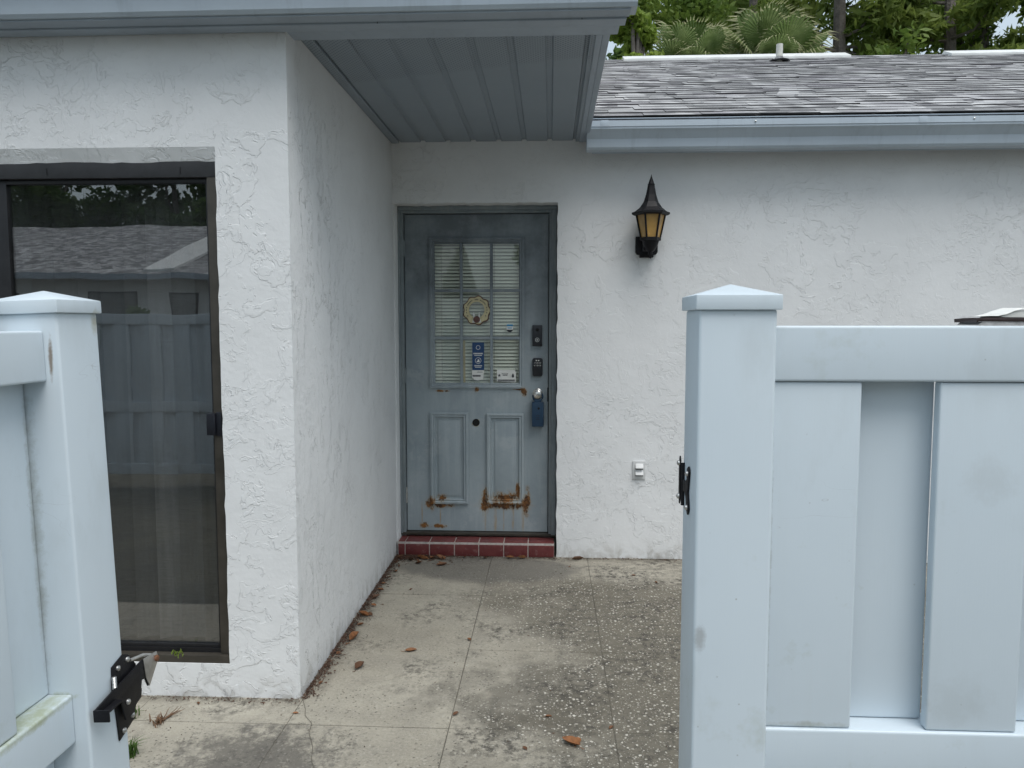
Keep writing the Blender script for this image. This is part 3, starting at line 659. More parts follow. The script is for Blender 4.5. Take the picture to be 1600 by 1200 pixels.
# rake board at the right end, and the eave
MB().box(.193, .222, 2.80, 4.75, SZ - .012, SZ + .19).build('rake_board', 'fascia', house, bevel=.003)
MB().box(.168, .1925, 2.995, 4.752, SZ - .014, SZ - .002).build('rake_trim', 'fascia', house, bevel=.002)
MB().box(-6, .262, 2.80, 2.862, 2.532, 2.70).build('fascia', 'fascia', house, bevel=.003)
MB().box(-6, .245, 2.8625, 2.968, 2.540, 2.60).build('eave_board', 'fascia', house, bevel=.003)
def gutter(name, x0, x1, yb, zt, depth, ht, parent):
    # K-style trough, open on top
    pr = [(0, zt - .01), (0, zt - ht), (-depth * .55, zt - ht), (-depth * .62, zt - ht + .012), (-depth * .68, zt - ht * .62), (-depth * .86, zt - ht * .40), (-depth * .97, zt - ht * .30),
          (-depth * .97, zt - ht * .24), (-depth, zt - ht * .22), (-depth, zt), (-depth + .016, zt), (-depth + .016, zt - .008), (-depth + .006, zt - .008), (-depth + .006, zt - ht * .2),
          (-depth * .93, zt - ht * .28), (-depth * .64, zt - ht * .58), (-depth * .53, zt - ht + .004), (-.003, zt - ht + .004), (-.003, zt - .01)]
    b = MB(); b.prism([(yb + y, z) for y, z in pr], x0, x1, 0)
    b.prism([(yb + y, z) for y, z in pr[:10]], x0 - .0015, x0 - .0002, 0).prism([(yb + y, z) for y, z in pr[:10]], x1 + .0002, x1 + .0015, 0)
    return b.build(name, 'gutter', parent)
gutter('gutter', -6, .290, 2.799, 2.700, .135, .155, house)
MB().box(-6, .27, 2.735, 2.797, 2.5385, 2.5445).build('gutter_flange', 'fascia', house)
for x in (-.62, .105): MB().box(x, x + .002, 2.7985, 2.7998, 2.533, 2.545).build('fascia_seam', 'black', house)
for x in (-1.45, -.10): MB().box(x, x + .020, 2.6615, 2.6645, 2.664, 2.7005).build('gutter_strap', 'gutter', house, bevel=.001)
for x in (.28, 2.05): MB().box(x, x + .045, 4.5022, 4.5050, 2.588, 2.6235).build('gutter_strap', 'gutter', house, bevel=.001)
def roof_z(Y): return 2.640 + (Y - 4.52) * 5 / 12
# main roof over the left wing
b = MB(); z0 = 2.72
rp = [(2.77, z0), (9.3, z0 + 6.53 * 5 / 12), (15.8, z0), (15.8, z0 - .02), (9.3, z0 + 6.53 * 5 / 12 - .03), (2.77, z0 - .02)]
b.prism(rp, -6.4, .235, 0); b.build('main_roof', 'shingle', house)
MB().prism([(2.87, 2.60), (2.87, z0 - .01), (9.3, z0 + 6.53 * 5 / 12 - .035), (12, 2.6)], .02, .19, 0).build('gable_wall', 'stucco', house)
# rear eave
MB().box(.24, 7.7, 4.640, 4.665, 2.470, 2.640).build('fascia', 'fascia', house, bevel=.003)
MB().box(.24, 7.7, 4.665, 4.762, 2.500, 2.512).build('eave_board', 'fascia', house)
gutter('gutter', .206, 7.7, 4.639, 2.622, .135, .150, house)
b = MB()
for x in (1.15, 2.35, 3.5): b.lathe([(.006, 0), (.005, .004), (.002, .006)], (x, 4.504, 2.607), 'y', 10)
b.build('gutter_screw', 'steel', house, smooth=True)
MB().box(.23, 7.7, 4.515, 4.66, 2.634, 2.638).build('drip_edge', 'gutter', house)

# shingled roof: courses of tabs
roof = thing('roof', None, None); roof.parent = house; roof.location = Vector((2.5, 4.55, 2.64)) - house.location
PIT = math.atan(5 / 12); cp, sp_ = math.cos(PIT), math.sin(PIT)
YR = 8.10; expo = .118; L = (YR - 4.50) / cp
MB().prism([(4.53, 2.632), (YR, roof_z(YR) - .012), (11.7, 2.632), (11.7, 2.60), (YR, roof_z(YR) - .06), (4.53, 2.60)], .236, 7.9, 0).build('roof_deck', 'shingle', roof)
variants = []
for v_ in range(4):
    b = MB(); wd = .33; th = (.006, .008, .006, .009)[v_]
    dd = (0, -.006, 0, .004)[v_]
    # wedge: thick butt at the front, thin at the back
    vs = [(0, dd, 0), (wd - .003, dd, 0), (wd - .003, .20, -.004), (0, .20, -.004), (0, dd, th), (wd - .003, dd + random.uniform(-.004, .004), th), (wd - .003, .20, .0), (0, .20, .0)]
    b.add(vs, [(3, 2, 1, 0), (4, 5, 6, 7)], 0); b.add(vs, [(0, 1, 5, 4), (1, 2, 6, 5), (3, 0, 4, 7)], 1)
    variants.append((b, b.mesh('shingle', ['shingle', 'shingle_edge'])))
rest = MB(); count = 0
ncs = int(L / expo)
for r in range(ncs):
    s_ = r * expo; yy = 4.528 + s_ * cp; zz = roof_z(4.528) + s_ * sp_ + .004
    xo = .238 - random.uniform(0, .30)
    xmax = .30 + (yy) * .645
    x = xo
    while x < 7.8:
        k = random.randrange(4); dx = max(0, .238 - x)
        vis = x < xmax and x + .33 > .25
        if vis and count < 296 and x >= .238:
            put('shingle', variants[k][1], roof, (x, yy, zz + random.uniform(0, .003)), (PIT, 0, R(random.uniform(-.25, .25)))); count += 1
        else:
            bb = variants[k][0]; rot = Matrix.Rotation(PIT, 3, 'X')
            vs = [rot @ Vector(p) for p in bb.v]
            vs = [(max(.238, x + p.x), yy + p.y, zz + p.z) for p in vs]
            i0 = len(rest.v); rest.v += vs; rest.f += [tuple(a + i0 for a in f_) for f_ in bb.f]; rest.mi += bb.mi
        x += .33
ro = rest.build('shingle_field', ['shingle', 'shingle_edge'], roof); ro['kind'] = 'stuff'
for a, c_ in ((.72, 2.94), (3.90, 7.7)):
    MB().prism([(YR - .16, roof_z(YR - .16) + .010), (YR - .16, roof_z(YR - .16) + .035), (YR, roof_z(YR) + .045), (YR + .16, roof_z(YR - .16) + .035), (YR + .16, roof_z(YR - .16) + .010)], a, c_, 0).build('ridge_vent', 'vent_metal', house, bevel=.003)
MB().tube([(2.17, 7.68, roof_z(7.68) - .03), (2.17, 7.68, roof_z(7.68) + .165)], .031, 14).build('vent_pipe', 'pvc', house, smooth=True)
MB().lathe([(.10, 0), (.045, .02), (.034, .04)], (2.17, 7.68, roof_z(7.68) + .008), 'z', 14).build('pipe_flashing', 'shingle', house, smooth=True)

# ------------------------------------------------------------------ wall lantern
lx, ly = .588, 4.635
la = thing('wall_lantern', 'black coach lantern with amber panes and pointed roof on the stucco wall', 'lantern', (lx, YW, 1.86))
H6 = R(30)
MB().lathe([(.100, 2.105), (.112, 2.112), (.112, 2.122), (.094, 2.128), (.066, 2.150), (.044, 2.182), (.030, 2.225), (.022, 2.268), (.0205, 2.280)], (lx, ly, 0), 'z', 6, 0, 0).build('cap', 'black', la)
MB().lathe([(.020, 2.278), (.021, 2.286), (.017, 2.290), (.013, 2.305), (.006, 2.322), (.001, 2.342)], (lx, ly, 0), 'z', 12).build('finial', 'black', la, smooth=True)
zt, zb, rt, rb = 2.106, 1.968, .084, .055
cs = lambda r, k: (lx + r * math.cos(R(60 * k)), ly + r * math.sin(R(60 * k)))
for k in range(6):
    a0, a1, c0, c1 = cs(rt * .97, k), cs(rt * .97, k + 1), cs(rb * .97, k), cs(rb * .97, k + 1)
    MB().face([(*c0, zb), (*c1, zb), (*a1, zt), (*a0, zt)]).build('pane', 'amber', la)
    MB().tube([(*cs(rb, k), zb), (*cs(rt, k), zt)], .0062, 6).build('glazing_bar', 'black', la, smooth=True)
MB().lathe([(.050, 1.955), (.062, 1.958), (.062, 1.974), (.052, 1.978)], (lx, ly, 0), 'z', 6).build('lower_collar', 'black', la)
MB().lathe([(.002, 1.852), (.008, 1.870), (.014, 1.882), (.012, 1.890), (.028, 1.905), (.044, 1.935), (.050, 1.956)], (lx, ly, 0), 'z', 12).build('drop_finial', 'black', la, smooth=True)
bx = .578
MB().prism([(bx - .066, 1.992), (bx + .066, 1.992), (bx + .066, 1.900), (bx + .058, 1.886), (bx + .042, 1.884), (bx + .040, 1.868), (bx - .040, 1.868), (bx - .042, 1.884), (bx - .058, 1.886), (bx - .066, 1.900)], YW - .035, YW - .001, 1).build('back_plate', 'black', la, bevel=.003)
MB().box(bx - .03, bx + .04, ly, YW - .035, 1.900, 1.952).build('arm', 'black', la, bevel=.006)

# louvred vent cover
vx, vz = .553, .563
lv = thing('louvred_cover', 'small white louvred cover plate low on the stucco wall', 'vent', (vx, YW, .505))
MB().box(vx - .040, vx + .038, YW - .010, YW + .002, vz - .058, vz + .056).build('plate', 'plastic', lv, bevel=.003)
for z in (.012, -.030):
    MB().prism([(YW - .010, vz + z + .030), (YW - .030, vz + z + .004), (YW - .030, vz + z), (YW - .010, vz + z)], vx - .024, vx + .024, 0).build('louvre', 'plastic', lv, bevel=.0015)
    MB().box(vx - .024, vx + .024, YW - .0108, YW - .0098, vz + z - .008, vz + z).build('slot', 'void', lv)

# ------------------------------------------------------------------ fences
PW = .130
def fence(label, loc, rotz, ulen, dirn, first_back, zt=1.466, posts=(0,), ext=.028, tilt=0.0):
    root = thing('vinyl_fence', label, 'fence', loc); root.rotation_euler = (tilt, 0, rotz)
    def bl(name, x0, x1, y0, y1, z0, z1, bev=.004):
        me = MB().box(x0, x1, y0, y1, z0, z1).mesh(name, 'vinyl', bev, seg=3)
        o = bpy.data.objects.new(name, me); col.objects.link(o); o.parent = root; return o
    for u in posts:
        bl('post', u - PW / 2, u + PW / 2, -PW / 2, PW / 2, -.03, zt + ext, .006)
        cp_ = MB(); h = PW / 2 + .007; z0, z1, z2 = zt + ext - .001, zt + ext + .024, zt + ext + .045
        cp_.add([(u - h, -h, z0), (u + h, -h, z0), (u + h, h, z0), (u - h, h, z0), (u - h, -h, z1), (u + h, -h, z1), (u + h, h, z1), (u - h, h, z1), (u, 0, z2)],
                [(3, 2, 1, 0), (0, 1, 5, 4), (1, 2, 6, 5), (2, 3, 7, 6), (3, 0, 4, 7), (4, 5, 8), (5, 6, 8), (6, 7, 8), (7, 4, 8)])
        o = bpy.data.objects.new('post_cap', cp_.mesh('post_cap', 'vinyl', .0025)); col.objects.link(o); o.parent = root
    a, c_ = sorted((dirn * PW / 2, dirn * ulen))
    for z0, z1 in ((zt - .096, zt), (.648, .746), (.06, .16)): bl('rail', a, c_, -.037, .037, z0, z1, .005)
    u = PW / 2; k = 0 if not first_back else 1
    u = PW / 2 + (.001 if not k else 0)
    front = not first_back; edge_ = PW / 2 + .001
    while edge_ < ulen - .03:
        x0, x1 = edge_, min(edge_ + .156, ulen)
        y0, y1 = (-.0315, -.0095) if front else (.0095, .0315)
        for z0, z1 in ((.747, zt - .097), (.161, .647)):
            q0, q1 = sorted((dirn * x0, dirn * x1)); bl('picket', q0, q1, y0, y1, z0, z1, .004)
        edge_ += .142 if front else .146; front = not front
    return root
fr = fence('white vinyl fence with capped post beside the lantern wall, papers on its rail', (.3165, 1.385, 0), 0, 2.6, 1, False, posts=(0, 2.6 + PW / 2))
flf = fence('white vinyl fence with capped post and black latch in front of sliding door', (-.943, 1.474, 0), R(90), 2.4, -1, True, zt=1.456, ext=.034, tilt=R(-1.97), posts=(0, -2.4 - PW / 2))
fbk = fence('white vinyl fence closing the courtyard opposite the sliding door', (-1.10, -1.14, 0), R(180), 3.6, 1, True, zt=1.556, posts=(3.6 + PW / 2,))

# hinge left on the right-hand post
hg = thing('gate_hinge', None, None); hg.parent = fr; hg.location = Vector((.25, 1.43, 1.13)) - fr.location; hg['label'] = 'black butterfly gate hinge on the side of the post'
hx = .3165 - PW / 2
pl = [(1.372, 1.205), (1.380, 1.214), (1.392, 1.208), (1.394, 1.188), (1.410, 1.180), (1.4315, 1.180), (1.4315, 1.160), (1.412, 1.160), (1.400, 1.150), (1.394, 1.130), (1.382, 1.125), (1.373, 1.136), (1.384, 1.165)]
MB().prism(pl, hx - .004, hx - .0005, 0).build('leaf', 'black', hg, bevel=.001)
MB().prism([(1.441, 1.214), (1.448, 1.222), (1.454, 1.210), (1.454, 1.150), (1.448, 1.130), (1.441, 1.142)], hx - .008, hx - .005, 0).build('leaf', 'black', hg, bevel=.001)
MB().tube([(hx - .002, 1.437, 1.130), (hx - .002, 1.437, 1.210)], .0042, 10).build('knuckle', 'black', hg, smooth=True)
for y, z, x in ((1.384, 1.200, hx - .004), (1.385, 1.138, hx - .004), (1.4475, 1.208, hx - .008), (1.4475, 1.145, hx - .008)):
    MB().lathe([(.005, 0), (.0045, -.003), (.001, -.005)], (x, y, z), 'x', 10).build('screw', 'steel', hg, smooth=True)

# gate latch on the left-hand post
lt = thing('gate_latch', 'black steel gate latch with worn tip bolted to the capped post', 'latch', (-.92, 1.53, .61))
fx = -.984 + PW / 2
MB().prism([(1.503, .762), (1.545, .772), (1.564, .764), (1.590, .731), (1.587, .688), (1.607, .667), (1.602, .65), (1.577, .643), (1.572, .619), (1.511, .600), (1.506, .66), (1.499, .716)], fx + .0005, fx + .004, 0).build('base_plate', 'black', lt, bevel=.001)
MB().prism([(1.420, .712), (1.492, .722), (1.597, .735), (1.654, .729), (1.660, .712), (1.616, .668), (1.605, .691), (1.592, .693), (1.586, .676), (1.552, .640), (1.522, .640), (1.509, .690), (1.487, .693), (1.421, .700)], fx + .010, fx + .014, 0).build('lever', 'black', lt, bevel=.001)
MB().prism([(1.600, .737), (1.655, .731), (1.662, .712), (1.618, .668), (1.606, .692)], fx + .0142, fx + .016, 0).build('striker_tip', 'steel', lt, bevel=.0005)
MB().box(1 * fx + .010, fx + .042, 1.419, 1.423, .689, .713).build('thumb_tab', 'black', lt, bevel=.001)
MB().box(fx + .014, fx + .03, 1.424, 1.49, .697, .701).build('tab_web', 'black', lt, bevel=.001)
b = MB(); 
for k in range(9): b.lathe([(.0042, 0), (.0052, .0013), (.0042, .0026)], (fx + .009, 1.4985, .7185 + k * .0029), 'z', 10)
b.build('spring', 'steel', lt, smooth=True)
MB().tube([(fx + .006, 1.565, .750), (fx + .010, 1.61, .742), (fx + .014, 1.650, .724)], .0035, 8).build('rod', 'steel', lt, smooth=True)
MB().lathe([(.0075, 0), (.0065, .004), (.001, .006)], (fx + .016, 1.652, .716), 'x', 10).build('rivet', 'rusty', lt, smooth=True)
lt.location += Vector((.020, -.010, 0)); lt.rotation_euler = (0, R(-1.97), 0)
for y, z, x in ((1.558, .755, .004), (1.522, .752, .004), (1.533, .674, .014), (1.562, .630, .004), (1.528, .614, .004)):
    o = MB().lathe([(.0062, 0), (.0056, .003), (.0015, .0055)], (fx + x, y, z), 'x', 10).build('bolt', 'steel', lt, smooth=True); o.location = (.92, -1.53, -.61)

# papers left on the rail
pp = thing('magazine', 'dark brown covered magazine lying on the fence top rail', 'magazine', (.80, 1.385, 1.466))
MB().prism([(.728, 1.4675), (.80, 1.4668), (.97, 1.4668), (.97, 1.471), (.82, 1.4725), (.735, 1.4735)], 1.352, 1.422, 1).build('pages', 'greypages', pp)
MB().prism([(.724, 1.4715), (.728, 1.4745), (.82, 1.4732), (.972, 1.4718), (.972, 1.4755), (.82, 1.4795), (.74, 1.480), (.723, 1.478)], 1.350, 1.424, 1).build('cover', 'magazine', pp, bevel=.001)
p2 = thing('folded_paper', 'crumpled white paper lying on top of the brown magazine', 'paper', (.80, 1.39, 1.481))
b = MB(); gx_, gy_ = 18, 6; ht = np.cumsum(rng.normal(0, .0010, (gx_ + 1, gy_ + 1)), 0); vs = []
for i in range(gx_ + 1):
    for j in range(gy_ + 1):
        x = .732 + .24 * i / gx_; vs.append((x, 1.350 + .07 * j / gy_, 1.4822 + .0125 * min(1, max(0, (x - .765) / .03)) + abs(ht[i, j]) * .5))
b.add(vs, [(i * (gy_ + 1) + j, (i + 1) * (gy_ + 1) + j, (i + 1) * (gy_ + 1) + j + 1, i * (gy_ + 1) + j + 1) for i in range(gx_) for j in range(gy_)])
b.build('sheet', 'paper', p2, smooth=True)
MB().prism([(.765, 1.4805), (.968, 1.4785), (.968, 1.4925), (.83, 1.4930), (.79, 1.4915), (.772, 1.4870)], 1.353, 1.42, 1).build('inner_fold', 'paper', p2, bevel=.001)

# ------------------------------------------------------------------ dead leaves, litter, weeds
def leaf_mesh(seed, L_=.07, W_=.04, curl=.5):
    r = random.Random(seed); b = MB(); nu, nv = 7, 4; vs = []
    for i in range(nu + 1):
        t = i / nu; w_ = W_ / 2 * (math.sin(math.pi * min(1, t * .96 + .03)) ** .75)
        for j in range(nv + 1):
            s_ = j / nv * 2 - 1
            z = .0025 + curl * .020 * (abs(s_) ** 1.7) * (w_ / (W_ / 2)) + curl * .018 * (t - .5) ** 2 * 2 + r.uniform(-.0012, .0012)
            vs.append(((t - .5) * L_, s_ * w_ * (1 - .15 * curl) + r.uniform(-.001, .001), z))
    b.add(vs, [(i * (nv + 1) + j, (i + 1) * (nv + 1) + j, (i + 1) * (nv + 1) + j + 1, i * (nv + 1) + j + 1) for i in range(nu) for j in range(nv)])
    b.tube([(-L_ / 2, 0, .004), (-L_ / 2 - .012, .002, .003), (-L_ / 2 - .022, .006, .006)], .0011, 5)
    return b.mesh('dead_leaf', 'deadleaf', smooth=True)
LV = [leaf_mesh(k, .060 + .008 * k, .036 + .004 * (k % 3), .35 + .25 * k) for k in range(4)]
single = [(-.621, 3.326, 1, .8, 0, 'pale tan curled leaf lying beside a slab joint'), (-.812, 3.155, 2, .95, 1, 'brown oval leaf lying alone on pale concrete near the side wall'),
          (.077, 2.595, 2, 1.0, 2, 'larger half of the orange brown leaf pair on shelly concrete'), (.10, 2.610, 0, .8, 1, None), (-.910, 3.45, 3, 1.15, 1, 'largest curled brown leaf, against the side wall base'),
          (-.935, 3.73, 3, .9, 2, 'curled brown leaf against the side wall, second in from the corner'), (-.656, 4.553, 2, .9, 3, 'dark leaf lying just in front of the red step'),
          (.176, 4.705, 3, .9, 0, 'crumpled brown leaf at the wall foot beside the red step')]
for x, y, k, sc, rr, lab in single:
    o = put('dead_leaf', LV[k], None, (x, y, .001), (0, 0, rr * 1.1 + .3)); o.scale = (sc,) * 3
    tag(o, lab or 'smaller half of the orange brown leaf pair on shelly concrete', 'leaf', 'dead leaves on the patio')
small = [(-.873, 3.89), (-.373, 3.465), (-.351, 2.777), (-.002, 2.776), (-.083, 2.558), (.226, 2.709), (.49, 4.42), (.604, 4.303), (.121, 4.567), (-.956, 2.755), (-1.357, 2.81), (-.766, 4.119)]
scrap = ['close to the side wall halfway down the recess', 'on the long slab joint in the recess', 'on the long slab joint nearer the gap between the fences', 'on shelly concrete beyond the orange leaf pair',
         'beside the orange leaf pair', 'on the joint where the shelly concrete begins', 'on the patio below the louvred cover', 'well out from the wall below the louvred cover', 'just past the end of the red step',
         'at the head of the concrete crack', 'under the sliding door sill', 'standing off the leaf row before the red step']
for k, (x, y) in enumerate(small):
    o = put('leaf_scrap', LV[k % 4], None, (x, y, .001), (0, 0, k * 2.1)); s_ = random.uniform(.26, .48); o.scale = (s_, s_, s_)
    tag(o, 'small dry leaf scrap ' + scrap[k], 'leaf', 'leaf scraps on the open patio')
for k in range(14):
    y = 3.0 + 1.7 * (k / 13) ** .7; x = XS + .02 + random.uniform(.01, .05)
    o = put('wall_leaf', LV[k % 4], None, (x, y, .003), (random.uniform(-.3, .3), random.uniform(-.3, .3), random.uniform(0, 6))); s_ = random.uniform(.4, .75); o.scale = (s_, s_, s_)
    tag(o, 'small brown leaf in the row gathered along the side wall base', 'leaf', 'leaves along the side wall')
for k in range(13):
    x = -.94 + .30 * random.random() ** 1.2 if k < 9 else random.uniform(-.6, -.1); y = 4.735 - random.uniform(.02, .16 if k < 9 else .03)
    o = put('step_leaf', LV[k % 4], None, (x, y, .006), (random.uniform(-.5, .5), random.uniform(-.5, .5), random.uniform(0, 6))); s_ = random.uniform(.55, 1.0); o.scale = (s_, s_, s_)
    tag(o, 'brown leaf in the pile gathered at the foot of the red step', 'leaf', 'leaves piled against the step')
b = MB()
def crumb(x, y, s_):
    a = random.uniform(0, 6.28); c0, s0 = math.cos(a), math.sin(a); l = s_ * random.uniform(.6, 2.2); w_ = s_ * random.uniform(.25, .7)
    z = random.uniform(.003, .004 + s_ * .8)
    P = [(-l, -w_), (l, -w_ * .4), (l * .8, w_), (-l * .7, w_ * .8)]
    b.face([(x + p[0] * c0 - p[1] * s0, y + p[0] * s0 + p[1] * c0, z + random.uniform(-.002, .003)) for p in P])
for _ in range(1700): crumb(XS + .004 + abs(random.gauss(0, .022)), random.uniform(2.86, 4.74), random.uniform(.002, .006))
for _ in range(1500): crumb(XS + .01 + abs(random.gauss(0, .15)), 4.744 - abs(random.gauss(0, .055)), random.uniform(.002, .007))
for _ in range(500): crumb(random.uniform(-.9, 1.4), 4.742 - abs(random.gauss(0, .018)), random.uniform(.002, .005))
for _ in range(420): crumb(random.uniform(-1.6, 1.2), random.uniform(2.2, 4.7), random.uniform(.0012, .0035))
for _ in range(200): crumb(random.uniform(-1.8, -.97), 2.862 - abs(random.gauss(0, .02)), random.uniform(.0015, .004))
tag(b.build('leaf_litter', 'litter'), 'fine brown leaf crumbs scattered along wall foot and step', 'litter', None, 'stuff')
def weed(x, y, n_, h, lab, mat='grass', z=0.0, name='weed', group=None):
    t = thing(name, lab, 'weed', (x, y, z), group); b = MB()
    for _ in range(n_):
        a = random.uniform(0, 6.28); l = h * random.uniform(.5, 1.1); lean = random.uniform(.2, .9); w_ = .0026
        p0 = Vector((x + random.gauss(0, .012), y + random.gauss(0, .012), z)); d = Vector((math.cos(a), math.sin(a), 0)); s_ = Vector((-d.y, d.x, 0)) * w_
        p1 = p0 + d * l * lean * .35 + Vector((0, 0, l * .6)); p2 = p0 + d * l * lean + Vector((0, 0, l * (1 - .45 * lean)))
        b.face([p0 - s_, p0 + s_, p1 + s_ * .8, p1 - s_ * .8]); b.face([p1 - s_ * .8, p1 + s_ * .8, p2 + s_ * .1, p2 - s_ * .1])
    b.build('blades', mat, t)
weed(-1.565, 2.70, 46, .06, 'green weed tuft sprouting by the wall beyond the latch')
weed(-1.425, 2.44, 60, .07, 'green weed tuft sprouting from concrete beside the latch post')
weed(-1.435, 2.66, 40, .035, 'dried brown weed clump flattened on the concrete', 'straw', name='dry_weed')
weed(-1.47, 2.885, 26, .020, 'tiny yellow green weed growing on the sliding door sill', 'leaf_lime', .164, 'sill_weed')
tw = MB()
for _ in range(6):
    p = Vector((-1.43, 2.67, .004)); q = [p]; a = random.uniform(.3, 2.0)
    for k in range(4): a += random.uniform(-.5, .5); p = p + Vector((math.cos(a) * .022, math.sin(a) * .022, random.uniform(-.003, .006))); p.z = max(.003, p.z); q.append(p)
    tw.tube(q, [.0022, .0018, .0015, .0012, .0008], 5)
tag(tw.build('twig', 'straw', None, smooth=True), 'thin dry twig with side shoots lying by the sliding door wall', 'twig')

# ------------------------------------------------------------------ trees beyond the roof
def leaf_cloud(blobs, n_, size, mat, name, parent, aspect=1.8, droop=0.0):
    tot = sum(b_[1][0] * b_[1][1] * b_[1][2] for b_ in blobs); V = []
    for (c_, r) in blobs:
        k = max(8, int(n_ * r[0] * r[1] * r[2] / tot))
        d = rng.normal(size=(k, 3)); d /= np.linalg.norm(d, axis=1)[:, None]
        rad_ = rng.random(k) ** .42
        P = np.array(c_) + d * rad_[:, None] * np.array(r)
        a = rng.normal(size=(k, 3)); a[:, 2] -= droop; a /= np.linalg.norm(a, axis=1)[:, None]
        bb = np.cross(a, rng.normal(size=(k, 3))); bb /= np.linalg.norm(bb, axis=1)[:, None]
        s_ = size * rng.uniform(.55, 1.3, k)[:, None]
        V.append(np.stack([P - a * s_ * aspect * .5, P + bb * s_ * .42, P + a * s_ * aspect * .5, P - bb * s_ * .42], 1))
    V = np.concatenate(V).reshape(-1, 3); n4 = len(V) // 4
    me = bpy.data.meshes.new(name); me.vertices.add(len(V)); me.vertices.foreach_set('co', V.ravel().astype(np.float32))
    me.loops.add(n4 * 4); me.loops.foreach_set('vertex_index', np.arange(n4 * 4, dtype=np.int32))
    me.polygons.add(n4); me.polygons.foreach_set('loop_start', np.arange(0, n4 * 4, 4, dtype=np.int32)); me.polygons.foreach_set('loop_total', np.full(n4, 4, np.int32))
    me.materials.append(M[mat]); me.update(); me.validate()
    return put(name, me, parent)
def broadleaf(x, y, h, crown_r, lab, mat, n_=9000, size=.13, low=.3, nblob=26, cat='tree', group=None, name='leafy_tree'):
    t = thing(name, lab, cat, (x, y, 0), group); b = MB()
    lean = random.uniform(-.04, .04) * h
    b.tube([(x, y, -.1), (x + lean * .4, y, h * .3), (x + lean, y, h * .62), (x + lean * 1.3, y, h * .85)], [.035 * h ** .8, .027 * h ** .8, .016 * h ** .8, .006 * h ** .8], 8)
    blobs = []
    for k in range(nblob):
        t_ = random.uniform(low, 1); a = random.uniform(0, 6.28); rr = crown_r * (1 - abs(t_ - .55) * .9) * random.uniform(.25, 1)
        c_ = (x + lean + rr * math.cos(a), y + rr * math.sin(a), h * t_ * .96); s_ = crown_r * random.uniform(.22, .42)
        blobs.append((c_, (s_, s_, s_ * .72)))
        if k % 2 == 0: b.tube([(x + lean * .6, y, h * max(.2, t_ - .25)), ((x + c_[0]) / 2, (y + c_[1]) / 2, h * (t_ - .06)), c_], [.012 * h ** .7, .008 * h ** .7, .003], 5)
    b.build('trunk', 'bark', t, smooth=True)
    leaf_cloud(blobs, n_, size, mat, 'crown', t)
def pine(x, y, h, lab, n_=5000, spread=2.2, mat='leaf_pine', low=.28, group='tall pines beyond the roof'):
    t = thing('pine_tree', lab, 'tree', (x, y, 0), group); b = MB(); ln = random.uniform(-.5, .5)
    b.tube([(x, y, -.1), (x + ln * .3, y, h * .4), (x + ln * .7, y, h * .75), (x + ln, y, h)], [.20, .16, .10, .03], 9); blobs = []
    for k in range(30):
        t_ = random.uniform(low, 1); a = random.uniform(0, 6.28); l = spread * (1.15 - t_ * .75) * random.uniform(.5, 1.1); bx_ = x + ln * t_
        e = (bx_ + l * math.cos(a), y + l * math.sin(a), h * t_ + random.uniform(-.1, .6)); m_ = (bx_ + l * .5 * math.cos(a), y + l * .5 * math.sin(a), h * t_ - random.uniform(0, .2))
        b.tube([(bx_, y, h * t_ - .15), m_, e], [.045, .028, .01], 5)
        for q in (.55, .8, 1.0):
            if random.random() < .85:
                c_ = tuple(m_[i] + (e[i] - m_[i]) * (q * 2 - 1) if q >= .5 else 0 for i in range(3)); s_ = random.uniform(.24, .5); blobs.append((c_, (s_ * 1.25, s_ * 1.25, s_ * .6)))
    b.build('trunk', 'bark', t, smooth=True)
    leaf_cloud(blobs, n_, .10, mat, 'crown', t, 3.4, .4)
# fan palms
def fan_mesh(seed, Rr=.85):
    r = random.Random(seed); b = MB(); nS = 30; A0 = R(118)
    # petiole along +x from the trunk, blade opening at x = 0
    for k in range(nS):
        a = -A0 + 2 * A0 * k / (nS - 1); da = A0 / (nS - 1) * 1.0; ll = Rr * (1 - .28 * (abs(a) / A0) ** 2) * r.uniform(.92, 1.06)
        def P(rr, ang, up): 
            return (rr * math.cos(ang), rr * math.sin(ang), up + .10 * math.cos(ang) * rr - .16 * rr * rr * abs(math.sin(ang)))
        f = .022
        sp1, sp2 = ll * .45, ll * .75; dr = r.uniform(.10, .34)
        v0 = P(.02, a, 0); m1 = P(sp1, a, f); l1 = P(sp1, a - da, -f * .5); r1 = P(sp1, a + da, -f * .5)
        m2 = P(sp2, a, .012); l2 = P(sp2, a - da * .5, -.01); r2 = P(sp2, a + da * .5, -.01)
        e = P(ll * (1 - dr * .25), a + r.uniform(-.04, .04), 0); e = (e[0], e[1], e[2] - dr * ll * .9)
        b.face([v0, l1, m1]); b.face([v0, m1, r1]); b.face([l1, l2, m2, m1]); b.face([m1, m2, r2, r1])
        b.face([l2, e, m2], 1); b.face([m2, e, r2], 1)
    b.tube([(-.75, 0, -.16), (-.4, 0, -.03), (.05, 0, .01)], [.018, .013, .010], 6)
    return b.mesh('frond', ['palm', 'palm_tip'])
FM = [fan_mesh(k, (.80, .92, .70)[k]) for k in range(3)]
